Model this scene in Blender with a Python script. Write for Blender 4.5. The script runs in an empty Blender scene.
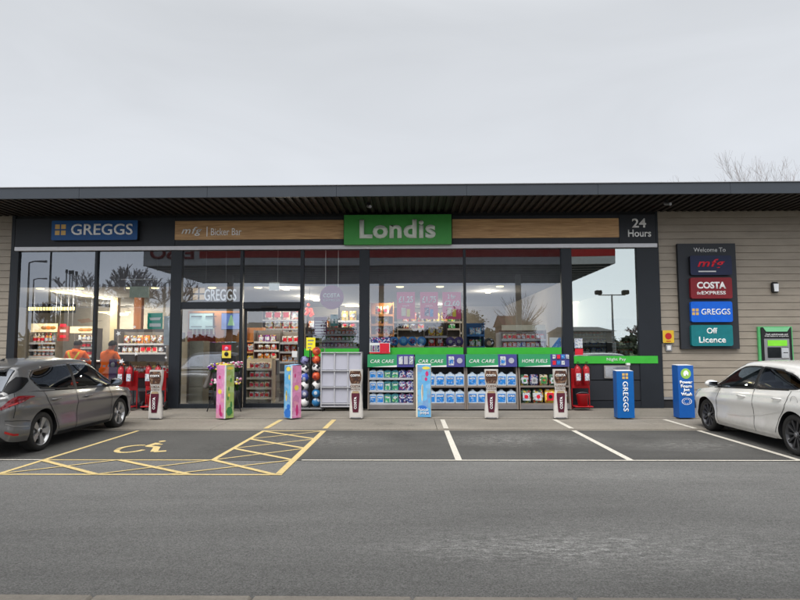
import bpy, math, random
from mathutils import Vector, Matrix
R = math.radians
random.seed(7)
SC = bpy.context.scene
COL = SC.collection

# ------------------------------------------------------------------ camera
CH, CD, PITCH, YAW, ROLL, FPX = 1.65, 15.75, R(4.4), R(1.1), R(0.15), 600.0
FW = Vector((-math.sin(YAW)*math.cos(PITCH), math.cos(YAW)*math.cos(PITCH), math.sin(PITCH)))
R0 = Vector((math.cos(YAW), math.sin(YAW), 0)); U0 = R0.cross(FW)
RT = R0*math.cos(ROLL) - U0*math.sin(ROLL); UP = R0*math.sin(ROLL) + U0*math.cos(ROLL)
CAM = Vector((0, -CD, CH))
def ray(px, py): return FW + RT*((px-400)/FPX) + UP*((300-py)/FPX)
def W(px, py, Y=0.0):
    d = ray(px, py); return CAM + d*((Y-CAM.y)/d.y)
def G(px, py, z=0.0):
    d = ray(px, py); return CAM + d*((z-CAM.z)/d.z)
def Wx(px, py, Y=0.0): return W(px, py, Y).x
def Wz(px, py, Y=0.0): return W(px, py, Y).z
cd = bpy.data.cameras.new('camera'); cam = bpy.data.objects.new('camera', cd); COL.objects.link(cam)
cd.lens = 27.0; cd.sensor_width = 36.0; cd.clip_end = 3000; cd.clip_start = 0.05
M3 = Matrix((RT, UP, -FW)).transposed()
cam.matrix_world = Matrix.Translation(CAM) @ M3.to_4x4()
SC.camera = cam

# ------------------------------------------------------------------ materials
MATS = {}
def nodes(name):
    m = bpy.data.materials.new(name); m.use_nodes = True
    nt = m.node_tree; b = nt.nodes['Principled BSDF']
    return m, nt, b
def pm(name, col, rough=.5, metal=0.0, var=.08, scale=6.0, bump=0.0, bscale=60.0, coat=0.0, emit=0.0, stretch=(1,1,1), spec=.3, dirt=0.0, prt=0.0, pscale=22, cols=None):
    if name in MATS: return MATS[name]
    m, nt, b = nodes(name); N = nt.nodes; L = nt.links
    b.inputs['Roughness'].default_value = rough; b.inputs['Metallic'].default_value = metal
    b.inputs['Coat Weight'].default_value = coat; b.inputs['Coat Roughness'].default_value = .05
    b.inputs['Specular IOR Level'].default_value = spec
    tc = N.new('ShaderNodeTexCoord'); mp = N.new('ShaderNodeMapping'); mp.inputs['Scale'].default_value = stretch
    L.new(tc.outputs['Object'], mp.inputs['Vector'])
    nz = N.new('ShaderNodeTexNoise'); nz.inputs['Scale'].default_value = scale; nz.inputs['Detail'].default_value = 5
    L.new(mp.outputs[0], nz.inputs['Vector'])
    cr = N.new('ShaderNodeMapRange'); cr.inputs['From Min'].default_value = .3; cr.inputs['From Max'].default_value = .7
    cr.inputs['To Min'].default_value = 1-var; cr.inputs['To Max'].default_value = 1+var
    L.new(nz.outputs['Fac'], cr.inputs['Value'])
    mx = N.new('ShaderNodeVectorMath'); mx.operation = 'SCALE'; mx.inputs[0].default_value = col[:3]
    L.new(cr.outputs[0], mx.inputs['Scale'])
    out = mx.outputs[0]
    if dirt:
        n2 = N.new('ShaderNodeTexNoise'); n2.inputs['Scale'].default_value = 2.2; n2.inputs['Detail'].default_value = 8; n2.inputs['Roughness'].default_value = .7
        L.new(tc.outputs['Object'], n2.inputs['Vector'])
        r2 = N.new('ShaderNodeMapRange'); r2.inputs['From Min'].default_value = .45; r2.inputs['From Max'].default_value = .75; r2.inputs['To Max'].default_value = dirt
        L.new(n2.outputs['Fac'], r2.inputs['Value'])
        mm = N.new('ShaderNodeMix'); mm.data_type = 'RGBA'; mm.inputs[7].default_value = (.12,.105,.085,1)
        L.new(r2.outputs[0], mm.inputs[0]); L.new(out, mm.inputs[6]); out = mm.outputs[2]
    if prt:
        oi = N.new('ShaderNodeObjectInfo'); ov = N.new('ShaderNodeVectorMath'); ov.operation = 'SCALE'; ov.inputs[0].default_value = (3.1,5.7,9.3); L.new(oi.outputs['Random'], ov.inputs['Scale'])
        oa = N.new('ShaderNodeVectorMath'); L.new(tc.outputs['Object'], oa.inputs[0]); L.new(ov.outputs[0], oa.inputs[1])
        vo = N.new('ShaderNodeTexVoronoi'); vo.distance = 'CHEBYCHEV'; vo.inputs['Scale'].default_value = pscale; L.new(oa.outputs[0], vo.inputs['Vector'])
        se = N.new('ShaderNodeSeparateColor'); L.new(vo.outputs['Color'], se.inputs[0])
        ra = N.new('ShaderNodeValToRGB'); ra.color_ramp.interpolation = 'CONSTANT'; E_ = ra.color_ramp.elements; E_[0].color = (*col,1); E_[1].position = .86; E_[1].color = (.03,.03,.04,1)
        for p_, c_ in zip((.30,.46,.60,.74), cols or ((.72,.72,.70),tuple(min(1,q*1.9+.05) for q in col),(.60,.45,.06),(.45,.04,.03))): w_ = E_.new(p_); w_.color = (*c_,1)
        L.new(se.outputs[0], ra.inputs[0]); mm = N.new('ShaderNodeMix'); mm.data_type = 'RGBA'; mm.inputs[0].default_value = prt; L.new(out, mm.inputs[6]); L.new(ra.outputs[0], mm.inputs[7]); out = mm.outputs[2]
    L.new(out, b.inputs['Base Color'])
    rr = N.new('ShaderNodeMapRange'); rr.inputs['To Min'].default_value = max(0,rough-.06); rr.inputs['To Max'].default_value = min(1,rough+.06)
    L.new(nz.outputs['Fac'], rr.inputs['Value']); L.new(rr.outputs[0], b.inputs['Roughness'])
    if bump:
        n3 = N.new('ShaderNodeTexNoise'); n3.inputs['Scale'].default_value = bscale; n3.inputs['Detail'].default_value = 4
        L.new(mp.outputs[0], n3.inputs['Vector'])
        bp = N.new('ShaderNodeBump'); bp.inputs['Strength'].default_value = bump; bp.inputs['Distance'].default_value = .02
        L.new(n3.outputs['Fac'], bp.inputs['Height']); L.new(bp.outputs[0], b.inputs['Normal'])
    if emit:
        b.inputs['Emission Strength'].default_value = emit
        L.new(out, b.inputs['Emission Color'])
    MATS[name] = m; return m
def srgb(r, g, b): return tuple(((c/255)/12.92 if c/255 <= .04045 else ((c/255+.055)/1.055)**2.4) for c in (r, g, b))

M_ANTH = pm('anthracite_metal', (.012,.0155,.021), .5, 0, .10, 3)
M_ANTH2 = pm('anthracite_panel', (.022,.025,.031), .55, 0, .10, 2)
M_FASC = pm('roof_fascia_metal', (.034,.041,.051), .4, 0, .06, 2)
M_SILV = pm('silver_trim', (.50,.50,.52), .35, .2, .05)
M_WHITE = pm('white_paint', (.72,.72,.71), .45, 0, .04)
M_BLACK = pm('black_plastic', (.012,.012,.013), .5)
M_DARK = pm('dark_recess', (.02,.02,.022), .8)
M_RED = pm('red_paint', (.45,.015,.02), .35)
M_CHROME = pm('bright_metal', (.65,.65,.66), .22, 1.0, .03)
M_GREY = pm('grey_metal', (.28,.28,.29), .4, .6, .05)
M_LETTER = pm('letter_white', (.86,.86,.85), .4, 0, .03)
M_LGREY = pm('letter_grey', (.55,.55,.55), .4, 0, .05)
M_GREEN = pm('band_green', (.045,.42,.04), .4, 0, .05)

def glass_mat(name, tint, refl, rough=0.0, gc=(.84,.90,1)):
    m = bpy.data.materials.new(name); m.use_nodes = True; nt = m.node_tree; N = nt.nodes; L = nt.links
    N.clear(); out = N.new('ShaderNodeOutputMaterial'); mix = N.new('ShaderNodeMixShader')
    tr = N.new('ShaderNodeBsdfTransparent'); tr.inputs[0].default_value = (*tint, 1)
    gl = N.new('ShaderNodeBsdfGlossy'); gl.inputs['Roughness'].default_value = rough; gl.inputs[0].default_value = (*gc,1)
    tc = N.new('ShaderNodeTexCoord'); nz = N.new('ShaderNodeTexNoise'); nz.inputs['Scale'].default_value = .35; nz.inputs['Detail'].default_value = 0
    L.new(tc.outputs['Object'], nz.inputs['Vector'])
    bp = N.new('ShaderNodeBump'); bp.inputs['Strength'].default_value = .03; bp.inputs['Distance'].default_value = .2
    L.new(nz.outputs['Fac'], bp.inputs['Height']); L.new(bp.outputs[0], gl.inputs['Normal'])
    lw = N.new('ShaderNodeLayerWeight'); lw.inputs['Blend'].default_value = .25
    ad = N.new('ShaderNodeMath'); ad.operation = 'MULTIPLY_ADD'; ad.inputs[1].default_value = .6; ad.inputs[2].default_value = refl; ad.use_clamp = True
    L.new(lw.outputs['Fresnel'], ad.inputs[0]); L.new(ad.outputs[0], mix.inputs[0])
    L.new(tr.outputs[0], mix.inputs[1]); L.new(gl.outputs[0], mix.inputs[2]); L.new(mix.outputs[0], out.inputs[0])
    return m
M_GLASS = glass_mat('shop_glass', (.78,.81,.82), .125)
M_GLASS2 = glass_mat('night_pay_glass', (.5,.56,.54), .36, 0.0, (.92,1,.97))
M_CARGLASS = glass_mat('car_glass', (.13,.15,.15), .12)

# ------------------------------------------------------------------ mesh builder
ORG = {}
class MB:
    def __init__(s): s.v = []; s.f = []; s.m = []; s.sm = []
    def add(s, vs, fs, mi=0, smooth=False):
        o = len(s.v); s.v += [tuple(v) for v in vs]
        for f in fs: s.f.append([i+o for i in f]); s.m.append(mi); s.sm.append(smooth)
        return s
    def box(s, x0, x1, y0, y1, z0, z1, mi=0, ch=0.0):
        if x1 < x0: x0, x1 = x1, x0
        if y1 < y0: y0, y1 = y1, y0
        if z1 < z0: z0, z1 = z1, z0
        c = min(ch, (x1-x0)*.45, (y1-y0)*.45, (z1-z0)*.45)
        if c <= 0:
            vs = [(x,y,z) for z in (z0,z1) for y in (y0,y1) for x in (x0,x1)]
            return s.add(vs, [(0,2,3,1),(4,5,7,6),(0,1,5,4),(2,6,7,3),(0,4,6,2),(1,3,7,5)], mi)
        vs = []; idx = {}
        X, Y, Z = (x0,x1), (y0,y1), (z0,z1)
        for a in (0,1):
            for b in (0,1):
                for d in (0,1):
                    sx, sy, sz = (c if a == 0 else -c), (c if b == 0 else -c), (c if d == 0 else -c)
                    for k, p in enumerate(((X[a],Y[b]+sy,Z[d]+sz),(X[a]+sx,Y[b],Z[d]+sz),(X[a]+sx,Y[b]+sy,Z[d]))):
                        idx[a,b,d,k] = len(vs); vs.append(p)
        fs = []
        for a in (0,1): fs.append([idx[a,0,0,0],idx[a,1,0,0],idx[a,1,1,0],idx[a,0,1,0]][::(-1 if a == 0 else 1)])
        for b in (0,1): fs.append([idx[0,b,0,1],idx[1,b,0,1],idx[1,b,1,1],idx[0,b,1,1]][::(1 if b == 0 else -1)])
        for d in (0,1): fs.append([idx[0,0,d,2],idx[1,0,d,2],idx[1,1,d,2],idx[0,1,d,2]][::(-1 if d == 0 else 1)])
        for a in (0,1):
            for b in (0,1): fs.append([idx[a,b,0,0],idx[a,b,0,1],idx[a,b,1,1],idx[a,b,1,0]])
            for d in (0,1): fs.append([idx[a,0,d,0],idx[a,0,d,2],idx[a,1,d,2],idx[a,1,d,0]])
        for b in (0,1):
            for d in (0,1): fs.append([idx[0,b,d,1],idx[0,b,d,2],idx[1,b,d,2],idx[1,b,d,1]])
        for a in (0,1):
            for b in (0,1):
                for d in (0,1): fs.append([idx[a,b,d,0],idx[a,b,d,1],idx[a,b,d,2]])
        return s.add(vs, fs, mi)
    def tube(s, pts, r, n=8, mi=0, caps=True):
        pts = [Vector(p) for p in pts]; rs = r if isinstance(r, (list, tuple)) else [r]*len(pts)
        vs = []; pn = None
        for i, p in enumerate(pts):
            t = (pts[min(i+1,len(pts)-1)] - pts[max(i-1,0)]).normalized()
            a = pn if pn is not None else (Vector((0,0,1)) if abs(t.z) < .9 else Vector((1,0,0)))
            u = (a - t*a.dot(t)).normalized(); w = t.cross(u); pn = u
            vs += [p + (u*math.cos(2*math.pi*k/n) + w*math.sin(2*math.pi*k/n))*rs[i] for k in range(n)]
        fs = [(i*n+k, i*n+(k+1)%n, (i+1)*n+(k+1)%n, (i+1)*n+k) for i in range(len(pts)-1) for k in range(n)]
        s.add(vs, fs, mi, True)
        if caps: s.add(vs[:n], [tuple(range(n))[::-1]], mi); s.add(vs[-n:], [tuple(range(n))], mi)
        return s
    def lathe(s, prof, c=(0,0,0), n=20, mi=0, axis='z', mis=None, smooth=True):
        vs = []
        for r, h in prof:
            for k in range(n):
                a = 2*math.pi*k/n; x, y = r*math.cos(a), r*math.sin(a)
                p = (x,y,h) if axis == 'z' else ((x,h,y) if axis == 'y' else (h,x,y))
                vs.append((c[0]+p[0], c[1]+p[1], c[2]+p[2]))
        for i in range(len(prof)-1):
            fs = [(i*n+k, i*n+(k+1)%n, (i+1)*n+(k+1)%n, (i+1)*n+k) for k in range(n)]
            o = len(s.v)
            if i == 0: base = o; s.v += [tuple(v) for v in vs]
            for f in fs: s.f.append([q+base for q in f]); s.m.append(mis[i] if mis else mi); s.sm.append(smooth)
        return s
    def prism(s, poly, y0, y1, mi=0, plane='xz', side=None):
        # poly: 2d outline, extruded between y0 and y1
        n = len(poly)
        P = (lambda a,b,c: (a,c,b)) if plane == 'xz' else ((lambda a,b,c: (a,b,c)) if plane == 'xy' else (lambda a,b,c: (c,a,b)))
        vs = [P(a,b,y0) for a,b in poly] + [P(a,b,y1) for a,b in poly]
        s.add(vs, [tuple(range(n)), tuple(range(n,2*n))[::-1]], mi)
        s.add(vs, [(i,i+n,(i+1)%n+n,(i+1)%n) for i in range(n)], mi if side is None else side)
        return s
    def quad(s, a, b, c, d, mi=0): return s.add([a,b,c,d], [(0,1,2,3)], mi)
    def ball(s, c, r, mi=0, n=12, m=8, sq=(1,1,1)):
        vs = []
        for i in range(m+1):
            t = math.pi*i/m
            for k in range(n):
                a = 2*math.pi*k/n
                vs.append((c[0]+sq[0]*r*math.sin(t)*math.cos(a), c[1]+sq[1]*r*math.sin(t)*math.sin(a), c[2]+sq[2]*r*math.cos(t)))
        return s.add(vs, [(i*n+k,(i+1)*n+k,(i+1)*n+(k+1)%n,i*n+(k+1)%n) for i in range(m) for k in range(n)], mi, True)
    def build(s, name, mats, parent=None, recalc=True, base=None):
        if not isinstance(mats, (list, tuple)): mats = [mats]
        if parent is not None: org = ORG.get(parent.name, Vector((0,0,0)))
        elif base is not None: org = Vector(base)
        else:
            xs = [v[0] for v in s.v]; ys = [v[1] for v in s.v]; zs = [v[2] for v in s.v]
            org = Vector(((min(xs)+max(xs))/2, (min(ys)+max(ys))/2, min(zs)))
        me = bpy.data.meshes.new(name)
        me.from_pydata([(v[0]-org.x, v[1]-org.y, v[2]-org.z) for v in s.v], [], s.f)
        for m in mats: me.materials.append(m)
        for i, p in enumerate(me.polygons): p.material_index = s.m[i]; p.use_smooth = s.sm[i]
        if recalc:
            import bmesh
            bm = bmesh.new(); bm.from_mesh(me); bmesh.ops.recalc_face_normals(bm, faces=bm.faces); bm.to_mesh(me); bm.free()
        me.update()
        o = bpy.data.objects.new(name, me); COL.objects.link(o)
        if parent is not None: o.parent = parent
        else: o.location = org
        ORG[o.name] = org
        return o
def tag(o, label=None, cat=None, group=None, kind=None):
    if label: o['label'] = label
    if cat: o['category'] = cat
    if group: o['group'] = group
    if kind: o['kind'] = kind
    return o
def root(name, loc, label, cat, group=None):
    o = bpy.data.objects.new(name, None); COL.objects.link(o); o.location = loc; o.empty_display_size = .1
    ORG[o.name] = Vector(loc); return tag(o, label, cat, group)
def dup(o, loc=None, label=None, parent=None, rotz=None, group=None):
    c = o.copy(); COL.objects.link(c)
    if parent is not None: c.parent = parent
    if loc is not None: c.location = loc
    if rotz is not None: c.rotation_euler.z = rotz
    if label: c['label'] = label
    if group: c['group'] = group
    for ch in o.children: dup(ch, parent=c)
    return c
def struct(mb, name, mats, base=None): return tag(mb.build(name, mats, base=base), kind='structure')

def text(name, s, mat, c, h=None, w=None, parent=None, ext=.006, bold=0.0, shear=0.0, face='-y', space=1.0, rot=0.0, align='CENTER'):
    cu = bpy.data.curves.new(name, 'FONT'); cu.body = s; cu.size = 1; cu.align_x = align; cu.align_y = 'CENTER'
    cu.shear = shear; cu.offset = bold; cu.extrude = 0.0; cu.resolution_u = 3; cu.space_character = space
    t = bpy.data.objects.new(name, cu); COL.objects.link(t)
    dg = bpy.context.evaluated_depsgraph_get(); me = bpy.data.meshes.new_from_object(t.evaluated_get(dg)); me = me.copy()
    bpy.data.objects.remove(t)
    xs = [v.co.x for v in me.vertices]; ys = [v.co.y for v in me.vertices]
    cx, cy, ww, hh = (min(xs)+max(xs))/2, (min(ys)+max(ys))/2, max(xs)-min(xs), max(ys)-min(ys)
    sx = sy = None
    if h: sy = h/hh
    if w: sx = w/ww
    sx = sx or sy; sy = sy or sx
    import bmesh
    bm = bmesh.new(); bm.from_mesh(me); bm.transform(Matrix.Translation((-cx,-cy,0)))
    bm.transform(Matrix.Diagonal((sx,sy,1,1)))
    if ext:
        r = bmesh.ops.extrude_face_region(bm, geom=bm.faces[:])
        vs = [g for g in r['geom'] if isinstance(g, bmesh.types.BMVert)]
        bmesh.ops.translate(bm, verts=vs, vec=(0,0,ext))
    if rot: bm.transform(Matrix.Rotation(rot, 4, 'Z'))
    bm.transform(Matrix.Rotation(R(90), 4, 'X'))
    if face == '+y': bm.transform(Matrix.Rotation(R(180), 4, 'Z'))
    elif isinstance(face, float): bm.transform(Matrix.Rotation(face, 4, 'Z'))
    org = ORG.get(parent.name, Vector((0,0,0))) if parent is not None else Vector(c)
    bm.transform(Matrix.Translation(Vector(c)-org))
    bmesh.ops.recalc_face_normals(bm, faces=bm.faces)
    bm.to_mesh(me); bm.free(); me.materials.clear(); me.materials.append(mat)
    for p in me.polygons: p.material_index = 0
    o = bpy.data.objects.new(name, me); COL.objects.link(o)
    if parent is not None: o.parent = parent
    else: o.location = org
    ORG[o.name] = org
    return o
def rrect(x0, x1, z0, z1, r, n=4):
    pts = []
    for cx, cz, a0 in ((x1-r,z1-r,0),(x0+r,z1-r,90),(x0+r,z0+r,180),(x1-r,z0+r,270)):
        for k in range(n+1):
            a = R(a0+90*k/n); pts.append((cx+r*math.cos(a), cz+r*math.sin(a)))
    return pts
def disc(cx, cz, r, n=32): return [(cx+r*math.cos(2*math.pi*k/n), cz+r*math.sin(2*math.pi*k/n)) for k in range(n)]
def pbox(mb, x0, y0, x1, y1, Y, dep, mi=0, ch=0.0):
    "box whose front face at plane Y fills the given rectangle measured on the photograph; depth goes backwards"
    a = W((x0+x1)/2, y0, Y); b = W((x0+x1)/2, y1, Y); ym = (y0+y1)/2
    return mb.box(Wx(x0,ym,Y), Wx(x1,ym,Y), Y, Y+dep, b.z, a.z, mi, ch)
def prect(x0, y0, x1, y1, Y):
    ym = (y0+y1)/2; xm = (x0+x1)/2
    return Wx(x0,ym,Y), Wx(x1,ym,Y), Wz(xm,y1,Y), Wz(xm,y0,Y)

# ------------------------------------------------------------------ world, sun
SUN_EL, SUN_AZ = R(48), R(200)
w = bpy.data.worlds.new('World'); SC.world = w; w.use_nodes = True; nt = w.node_tree; N = nt.nodes; L = nt.links
bg = N['Background']; sky = N.new('ShaderNodeTexSky'); sky.sky_type = 'NISHITA'; sky.sun_disc = False
sky.sun_elevation = SUN_EL; sky.sun_rotation = SUN_AZ; sky.air_density = 1.0; sky.dust_density = 3.0
tc = N.new('ShaderNodeTexCoord'); sep = N.new('ShaderNodeSeparateXYZ'); L.new(tc.outputs['Generated'], sep.inputs[0])
cr = N.new('ShaderNodeValToRGB'); L.new(sep.outputs['Z'], cr.inputs[0]); e = cr.color_ramp.elements
e[0].position = 0.0; e[0].color = (.86,.90,.96,1); e[1].position = 1.0; e[1].color = (2.1,2.1,2.1,1)
for p, c in ((.15,(.80,.84,.90,1)),(.30,(.77,.80,.845,1)),(.48,(.70,.725,.76,1)),(.66,(.95,.97,1.0,1))):
    q = e.new(p); q.color = c
mp = N.new('ShaderNodeMapping'); mp.inputs['Scale'].default_value = (1.0,1.3,4.0); mp.inputs['Rotation'].default_value = (0,.25,.3); L.new(tc.outputs['Generated'], mp.inputs[0])
nz = N.new('ShaderNodeTexNoise'); nz.inputs['Scale'].default_value = 2.2; nz.inputs['Detail'].default_value = 8; nz.inputs['Distortion'].default_value = .6
L.new(mp.outputs[0], nz.inputs['Vector'])
mr = N.new('ShaderNodeMapRange'); mr.inputs['From Min'].default_value = .3; mr.inputs['From Max'].default_value = .7; mr.inputs['To Min'].default_value = .945; mr.inputs['To Max'].default_value = 1.035
L.new(nz.outputs['Fac'], mr.inputs['Value'])
sc = N.new('ShaderNodeVectorMath'); sc.operation = 'SCALE'; L.new(cr.outputs[0], sc.inputs[0]); L.new(mr.outputs[0], sc.inputs['Scale'])
s2 = N.new('ShaderNodeVectorMath'); s2.operation = 'SCALE'; s2.inputs['Scale'].default_value = 10.0; L.new(sc.outputs[0], s2.inputs[0])
dt = N.new('ShaderNodeVectorMath'); dt.operation = 'DOT_PRODUCT'; dt.inputs[1].default_value = (-.22,-.90,.38); L.new(tc.outputs['Generated'], dt.inputs[0])
gl = N.new('ShaderNodeMapRange'); gl.interpolation_type = 'SMOOTHSTEP'; gl.inputs['From Min'].default_value = -.1; gl.inputs['From Max'].default_value = .95; gl.inputs['To Min'].default_value = 1.0; gl.inputs['To Max'].default_value = 2.3
L.new(dt.outputs['Value'], gl.inputs['Value']); s3 = N.new('ShaderNodeVectorMath'); s3.operation = 'SCALE'; L.new(s2.outputs[0], s3.inputs[0]); L.new(gl.outputs[0], s3.inputs['Scale']); s2 = s3
mix = N.new('ShaderNodeMix'); mix.data_type = 'RGBA'; mix.inputs[0].default_value = .94
L.new(sky.outputs[0], mix.inputs[6]); L.new(s2.outputs[0], mix.inputs[7]); L.new(mix.outputs[2], bg.inputs[0])
bg.inputs[1].default_value = .1
sl = bpy.data.lights.new('sun', 'SUN'); sl.energy = 1.4; sl.angle = R(25); sl.color = (1,.97,.93)
so = bpy.data.objects.new('sun', sl); COL.objects.link(so)
so.rotation_euler = (R(90)-SUN_EL, 0, R(-22)); so.location = (0,0,30)
SC.view_settings.view_transform = 'Standard'; SC.view_settings.look = 'None'; SC.view_settings.gamma = 1; SC.view_settings.exposure = 0.0
SC.view_settings.use_curve_mapping = False
SC.cycles.max_bounces = 10; SC.cycles.transparent_max_bounces = 16; SC.cycles.caustics_reflective = False; SC.cycles.caustics_refractive = False
SC.cycles.use_denoising = True

# ------------------------------------------------------------------ ground
def asphalt(name, base, patches=(), var=.11, agg=.62):
    m, nt, b = nodes(name); N = nt.nodes; L = nt.links
    g = N.new('ShaderNodeNewGeometry')
    def noise(scale, det=4, ro=.6, st=(1,1,1)):
        mp = N.new('ShaderNodeMapping'); mp.inputs['Scale'].default_value = st; L.new(g.outputs['Position'], mp.inputs[0])
        n = N.new('ShaderNodeTexNoise'); n.inputs['Scale'].default_value = scale; n.inputs['Detail'].default_value = det; n.inputs['Roughness'].default_value = ro
        L.new(mp.outputs[0], n.inputs['Vector']); return n.outputs['Fac']
    def rng(v, a, b_, c, d):
        r = N.new('ShaderNodeMapRange'); r.inputs['From Min'].default_value = a; r.inputs['From Max'].default_value = b_; r.inputs['To Min'].default_value = c; r.inputs['To Max'].default_value = d
        L.new(v, r.inputs['Value']); return r.outputs[0]
    def mul(a, b_, op='MULTIPLY'):
        n = N.new('ShaderNodeMath'); n.operation = op
        for i, q in enumerate((a, b_)):
            if isinstance(q, (int, float)): n.inputs[i].default_value = q
            else: L.new(q, n.inputs[i])
        return n.outputs[0]
    big = rng(noise(.35, 6, .65, (1,1.6,1)), .3, .7, 1-var, 1+var)
    streak = rng(noise(1.3, 5, .7, (.35,2.2,1)), .3, .7, .90, 1.10)
    fine = rng(noise(75, 3, .9), .3, .7, 1-agg, 1+agg)
    mid = rng(noise(17, 5, .85), .3, .7, .84, 1.16)
    v = mul(mul(big, streak), mul(fine, mid))
    vo = N.new('ShaderNodeTexVoronoi'); vo.inputs['Scale'].default_value = 9; L.new(g.outputs['Position'], vo.inputs['Vector'])
    speck = rng(vo.outputs['Distance'], .03, .06, 1, 0)
    rnd = N.new('ShaderNodeSeparateColor'); L.new(vo.outputs['Color'], rnd.inputs[0])
    keep = rng(rnd.outputs[0], .84, .86, 0, 1)
    v = mul(v, mul(mul(mul(speck, keep), 1.3), 1.0, 'ADD'))
    for (cx, cy, rx, ry, amt) in patches:
        mp = N.new('ShaderNodeMapping'); mp.inputs['Location'].default_value = (-cx/rx, -cy/ry, 0); mp.inputs['Scale'].default_value = (1/rx,1/ry,0)
        L.new(g.outputs['Position'], mp.inputs[0])
        ln = N.new('ShaderNodeVectorMath'); ln.operation = 'LENGTH'; L.new(mp.outputs[0], ln.inputs[0])
        fall = rng(ln.outputs['Value'], .25, 1.0, 1, 0)
        scuff = rng(noise(9, 9, .92, (.7,2.0,1)), .47, .60, 0, 1)
        v = mul(v, mul(mul(mul(fall, scuff), amt), 1.0, 'ADD'))
    vm = N.new('ShaderNodeVectorMath'); vm.operation = 'SCALE'; vm.inputs[0].default_value = base; L.new(v, vm.inputs['Scale'])
    L.new(vm.outputs[0], b.inputs['Base Color']); b.inputs['Roughness'].default_value = .9; b.inputs['Specular IOR Level'].default_value = .25
    bp = N.new('ShaderNodeBump'); bp.inputs['Strength'].default_value = .35; bp.inputs['Distance'].default_value = .006
    L.new(mul(fine, mid), bp.inputs['Height']); L.new(bp.outputs[0], b.inputs['Normal'])
    return m
pc = G(620, 548); pd = G(560, 565)
M_ROAD = asphalt('asphalt_road', (.145,.143,.136), [(pc.x+.2,pc.y,2.6,.9,.8), (G(520,547).x,G(520,547).y,1.4,.45,.7), (G(660,475).x,G(660,475).y,1.6,.5,.5)])
M_BAY = asphalt('asphalt_bay', (.080,.078,.073), [(G(220,448).x,G(220,448).y,.5,.9,-.55),(G(400,437).x,G(400,437).y,.35,.8,-.6),(G(545,442).x,G(545,442).y,.35,.9,-.6),(G(640,438).x,G(640,438).y,.4,.9,-.5),(G(520,440).x,G(520,440).y,1.7,1.0,2.2),(G(690,445).x,G(690,445).y,1.4,.8,1.6),(G(330,440).x,G(330,440).y,1.5,.9,1.5)], .14)
M_CONC = asphalt('pale_concrete', (.225,.203,.170), [(G(385,425).x,G(385,425).y,.5,.4,-.7),(G(410,426).x,G(410,426).y,.3,.3,-.7)], .20, .14)
M_CONC2 = asphalt('paving_concrete', (.245,.222,.188), [], .15, .10)
M_GRASS = pm('grass_green', (.05,.08,.025), .95, 0, .4, .3)
KERB_Y = G(400,430).y; PAVE_Y = G(400,419.5).y; rq = random.Random(5); LINE_Y = G(400,460.5).y; ISL_Y = G(400,595.6,.10).y
struct(MB().quad((-900,-900,-.06),(900,-900,-.06),(900,900,-.06),(-900,900,-.06)), 'ground', M_GRASS)
struct(MB().quad((-60,-70,-.004),(60,-70,-.004),(60,LINE_Y,-.004),(-60,LINE_Y,-.004)), 'road', M_ROAD)
struct(MB().quad((-60,LINE_Y,0),(60,LINE_Y,0),(60,KERB_Y,0),(-60,KERB_Y,0)), 'parking_area', M_BAY)
mb = MB(); yy = KERB_Y+.012
x = -40.0
while x < 40:     # drainage kerb strip laid in lengths
    mb.box(x, x+4.492, yy, PAVE_Y-.012, -.05, .022, 0, .006); x += 4.5
struct(mb, 'kerb_strip', M_CONC)
mb = MB().box(-40,40,PAVE_Y,.3,-.05,.045,0,.01); struct(mb, 'pavement', M_CONC2)
mb = MB().quad((-40,KERB_Y-.10,.004),(40,KERB_Y-.10,.004),(40,KERB_Y-.005,.004),(-40,KERB_Y-.005,.004)); struct(mb, 'channel_edge', M_CONC)
mb = MB().box(-40,40,KERB_Y-.005,KERB_Y+.011,-.05,-.02); struct(mb, 'drain_slot', M_DARK)
mb = MB()
for x in range(-40,40): mb.box(x+.004,x+.996,ISL_Y-2.2,ISL_Y,-.05,.10,0,.015)
struct(mb, 'kerb_island', M_CONC2)

# painted lines
def paint(name, col, wear=.6):
    m, nt, b = nodes(name); N = nt.nodes; L = nt.links
    g = N.new('ShaderNodeNewGeometry'); n = N.new('ShaderNodeTexNoise'); n.inputs['Scale'].default_value = 22; n.inputs['Detail'].default_value = 8; n.inputs['Roughness'].default_value = .75
    L.new(g.outputs['Position'], n.inputs['Vector'])
    r = N.new('ShaderNodeMapRange'); r.inputs['From Min'].default_value = .50; r.inputs['From Max'].default_value = .66; r.inputs['To Max'].default_value = wear; L.new(n.outputs['Fac'], r.inputs['Value'])
    mx = N.new('ShaderNodeMix'); mx.data_type = 'RGBA'; mx.inputs[6].default_value = (*col,1); mx.inputs[7].default_value = (.09,.09,.085,1)
    L.new(r.outputs[0], mx.inputs[0]); L.new(mx.outputs[2], b.inputs['Base Color']); b.inputs['Roughness'].default_value = .8
    return m
M_YEL = paint('yellow_line_paint', (.62,.47,.20), .55); M_WL = paint('white_line_paint', (.62,.58,.50), .5)
def strip(mb, a, b, wd, z=.005):
    if .0088 < z < .02: z = .001+(z-.009)*.4
    a = Vector((a[0],a[1],0)); b = Vector((b[0],b[1],0)); t = (b-a).normalized(); n = Vector((-t.y,t.x,0))*wd/2
    mb.quad(*[(p.x,p.y,z) for p in (a-n, b-n, b+n, a+n)])
def gp(p): q = G(*p); return (q.x, q.y)
mb = MB(); strip(mb, (gp((302,460))[0], LINE_Y), (30, LINE_Y), .055, .006); struct(mb, 'bay_front_line', M_WL)
mb = MB(); strip(mb, (-30, LINE_Y), (gp((42,460))[0], LINE_Y), .055, .006); struct(mb, 'bay_front_line', M_WL)
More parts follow.
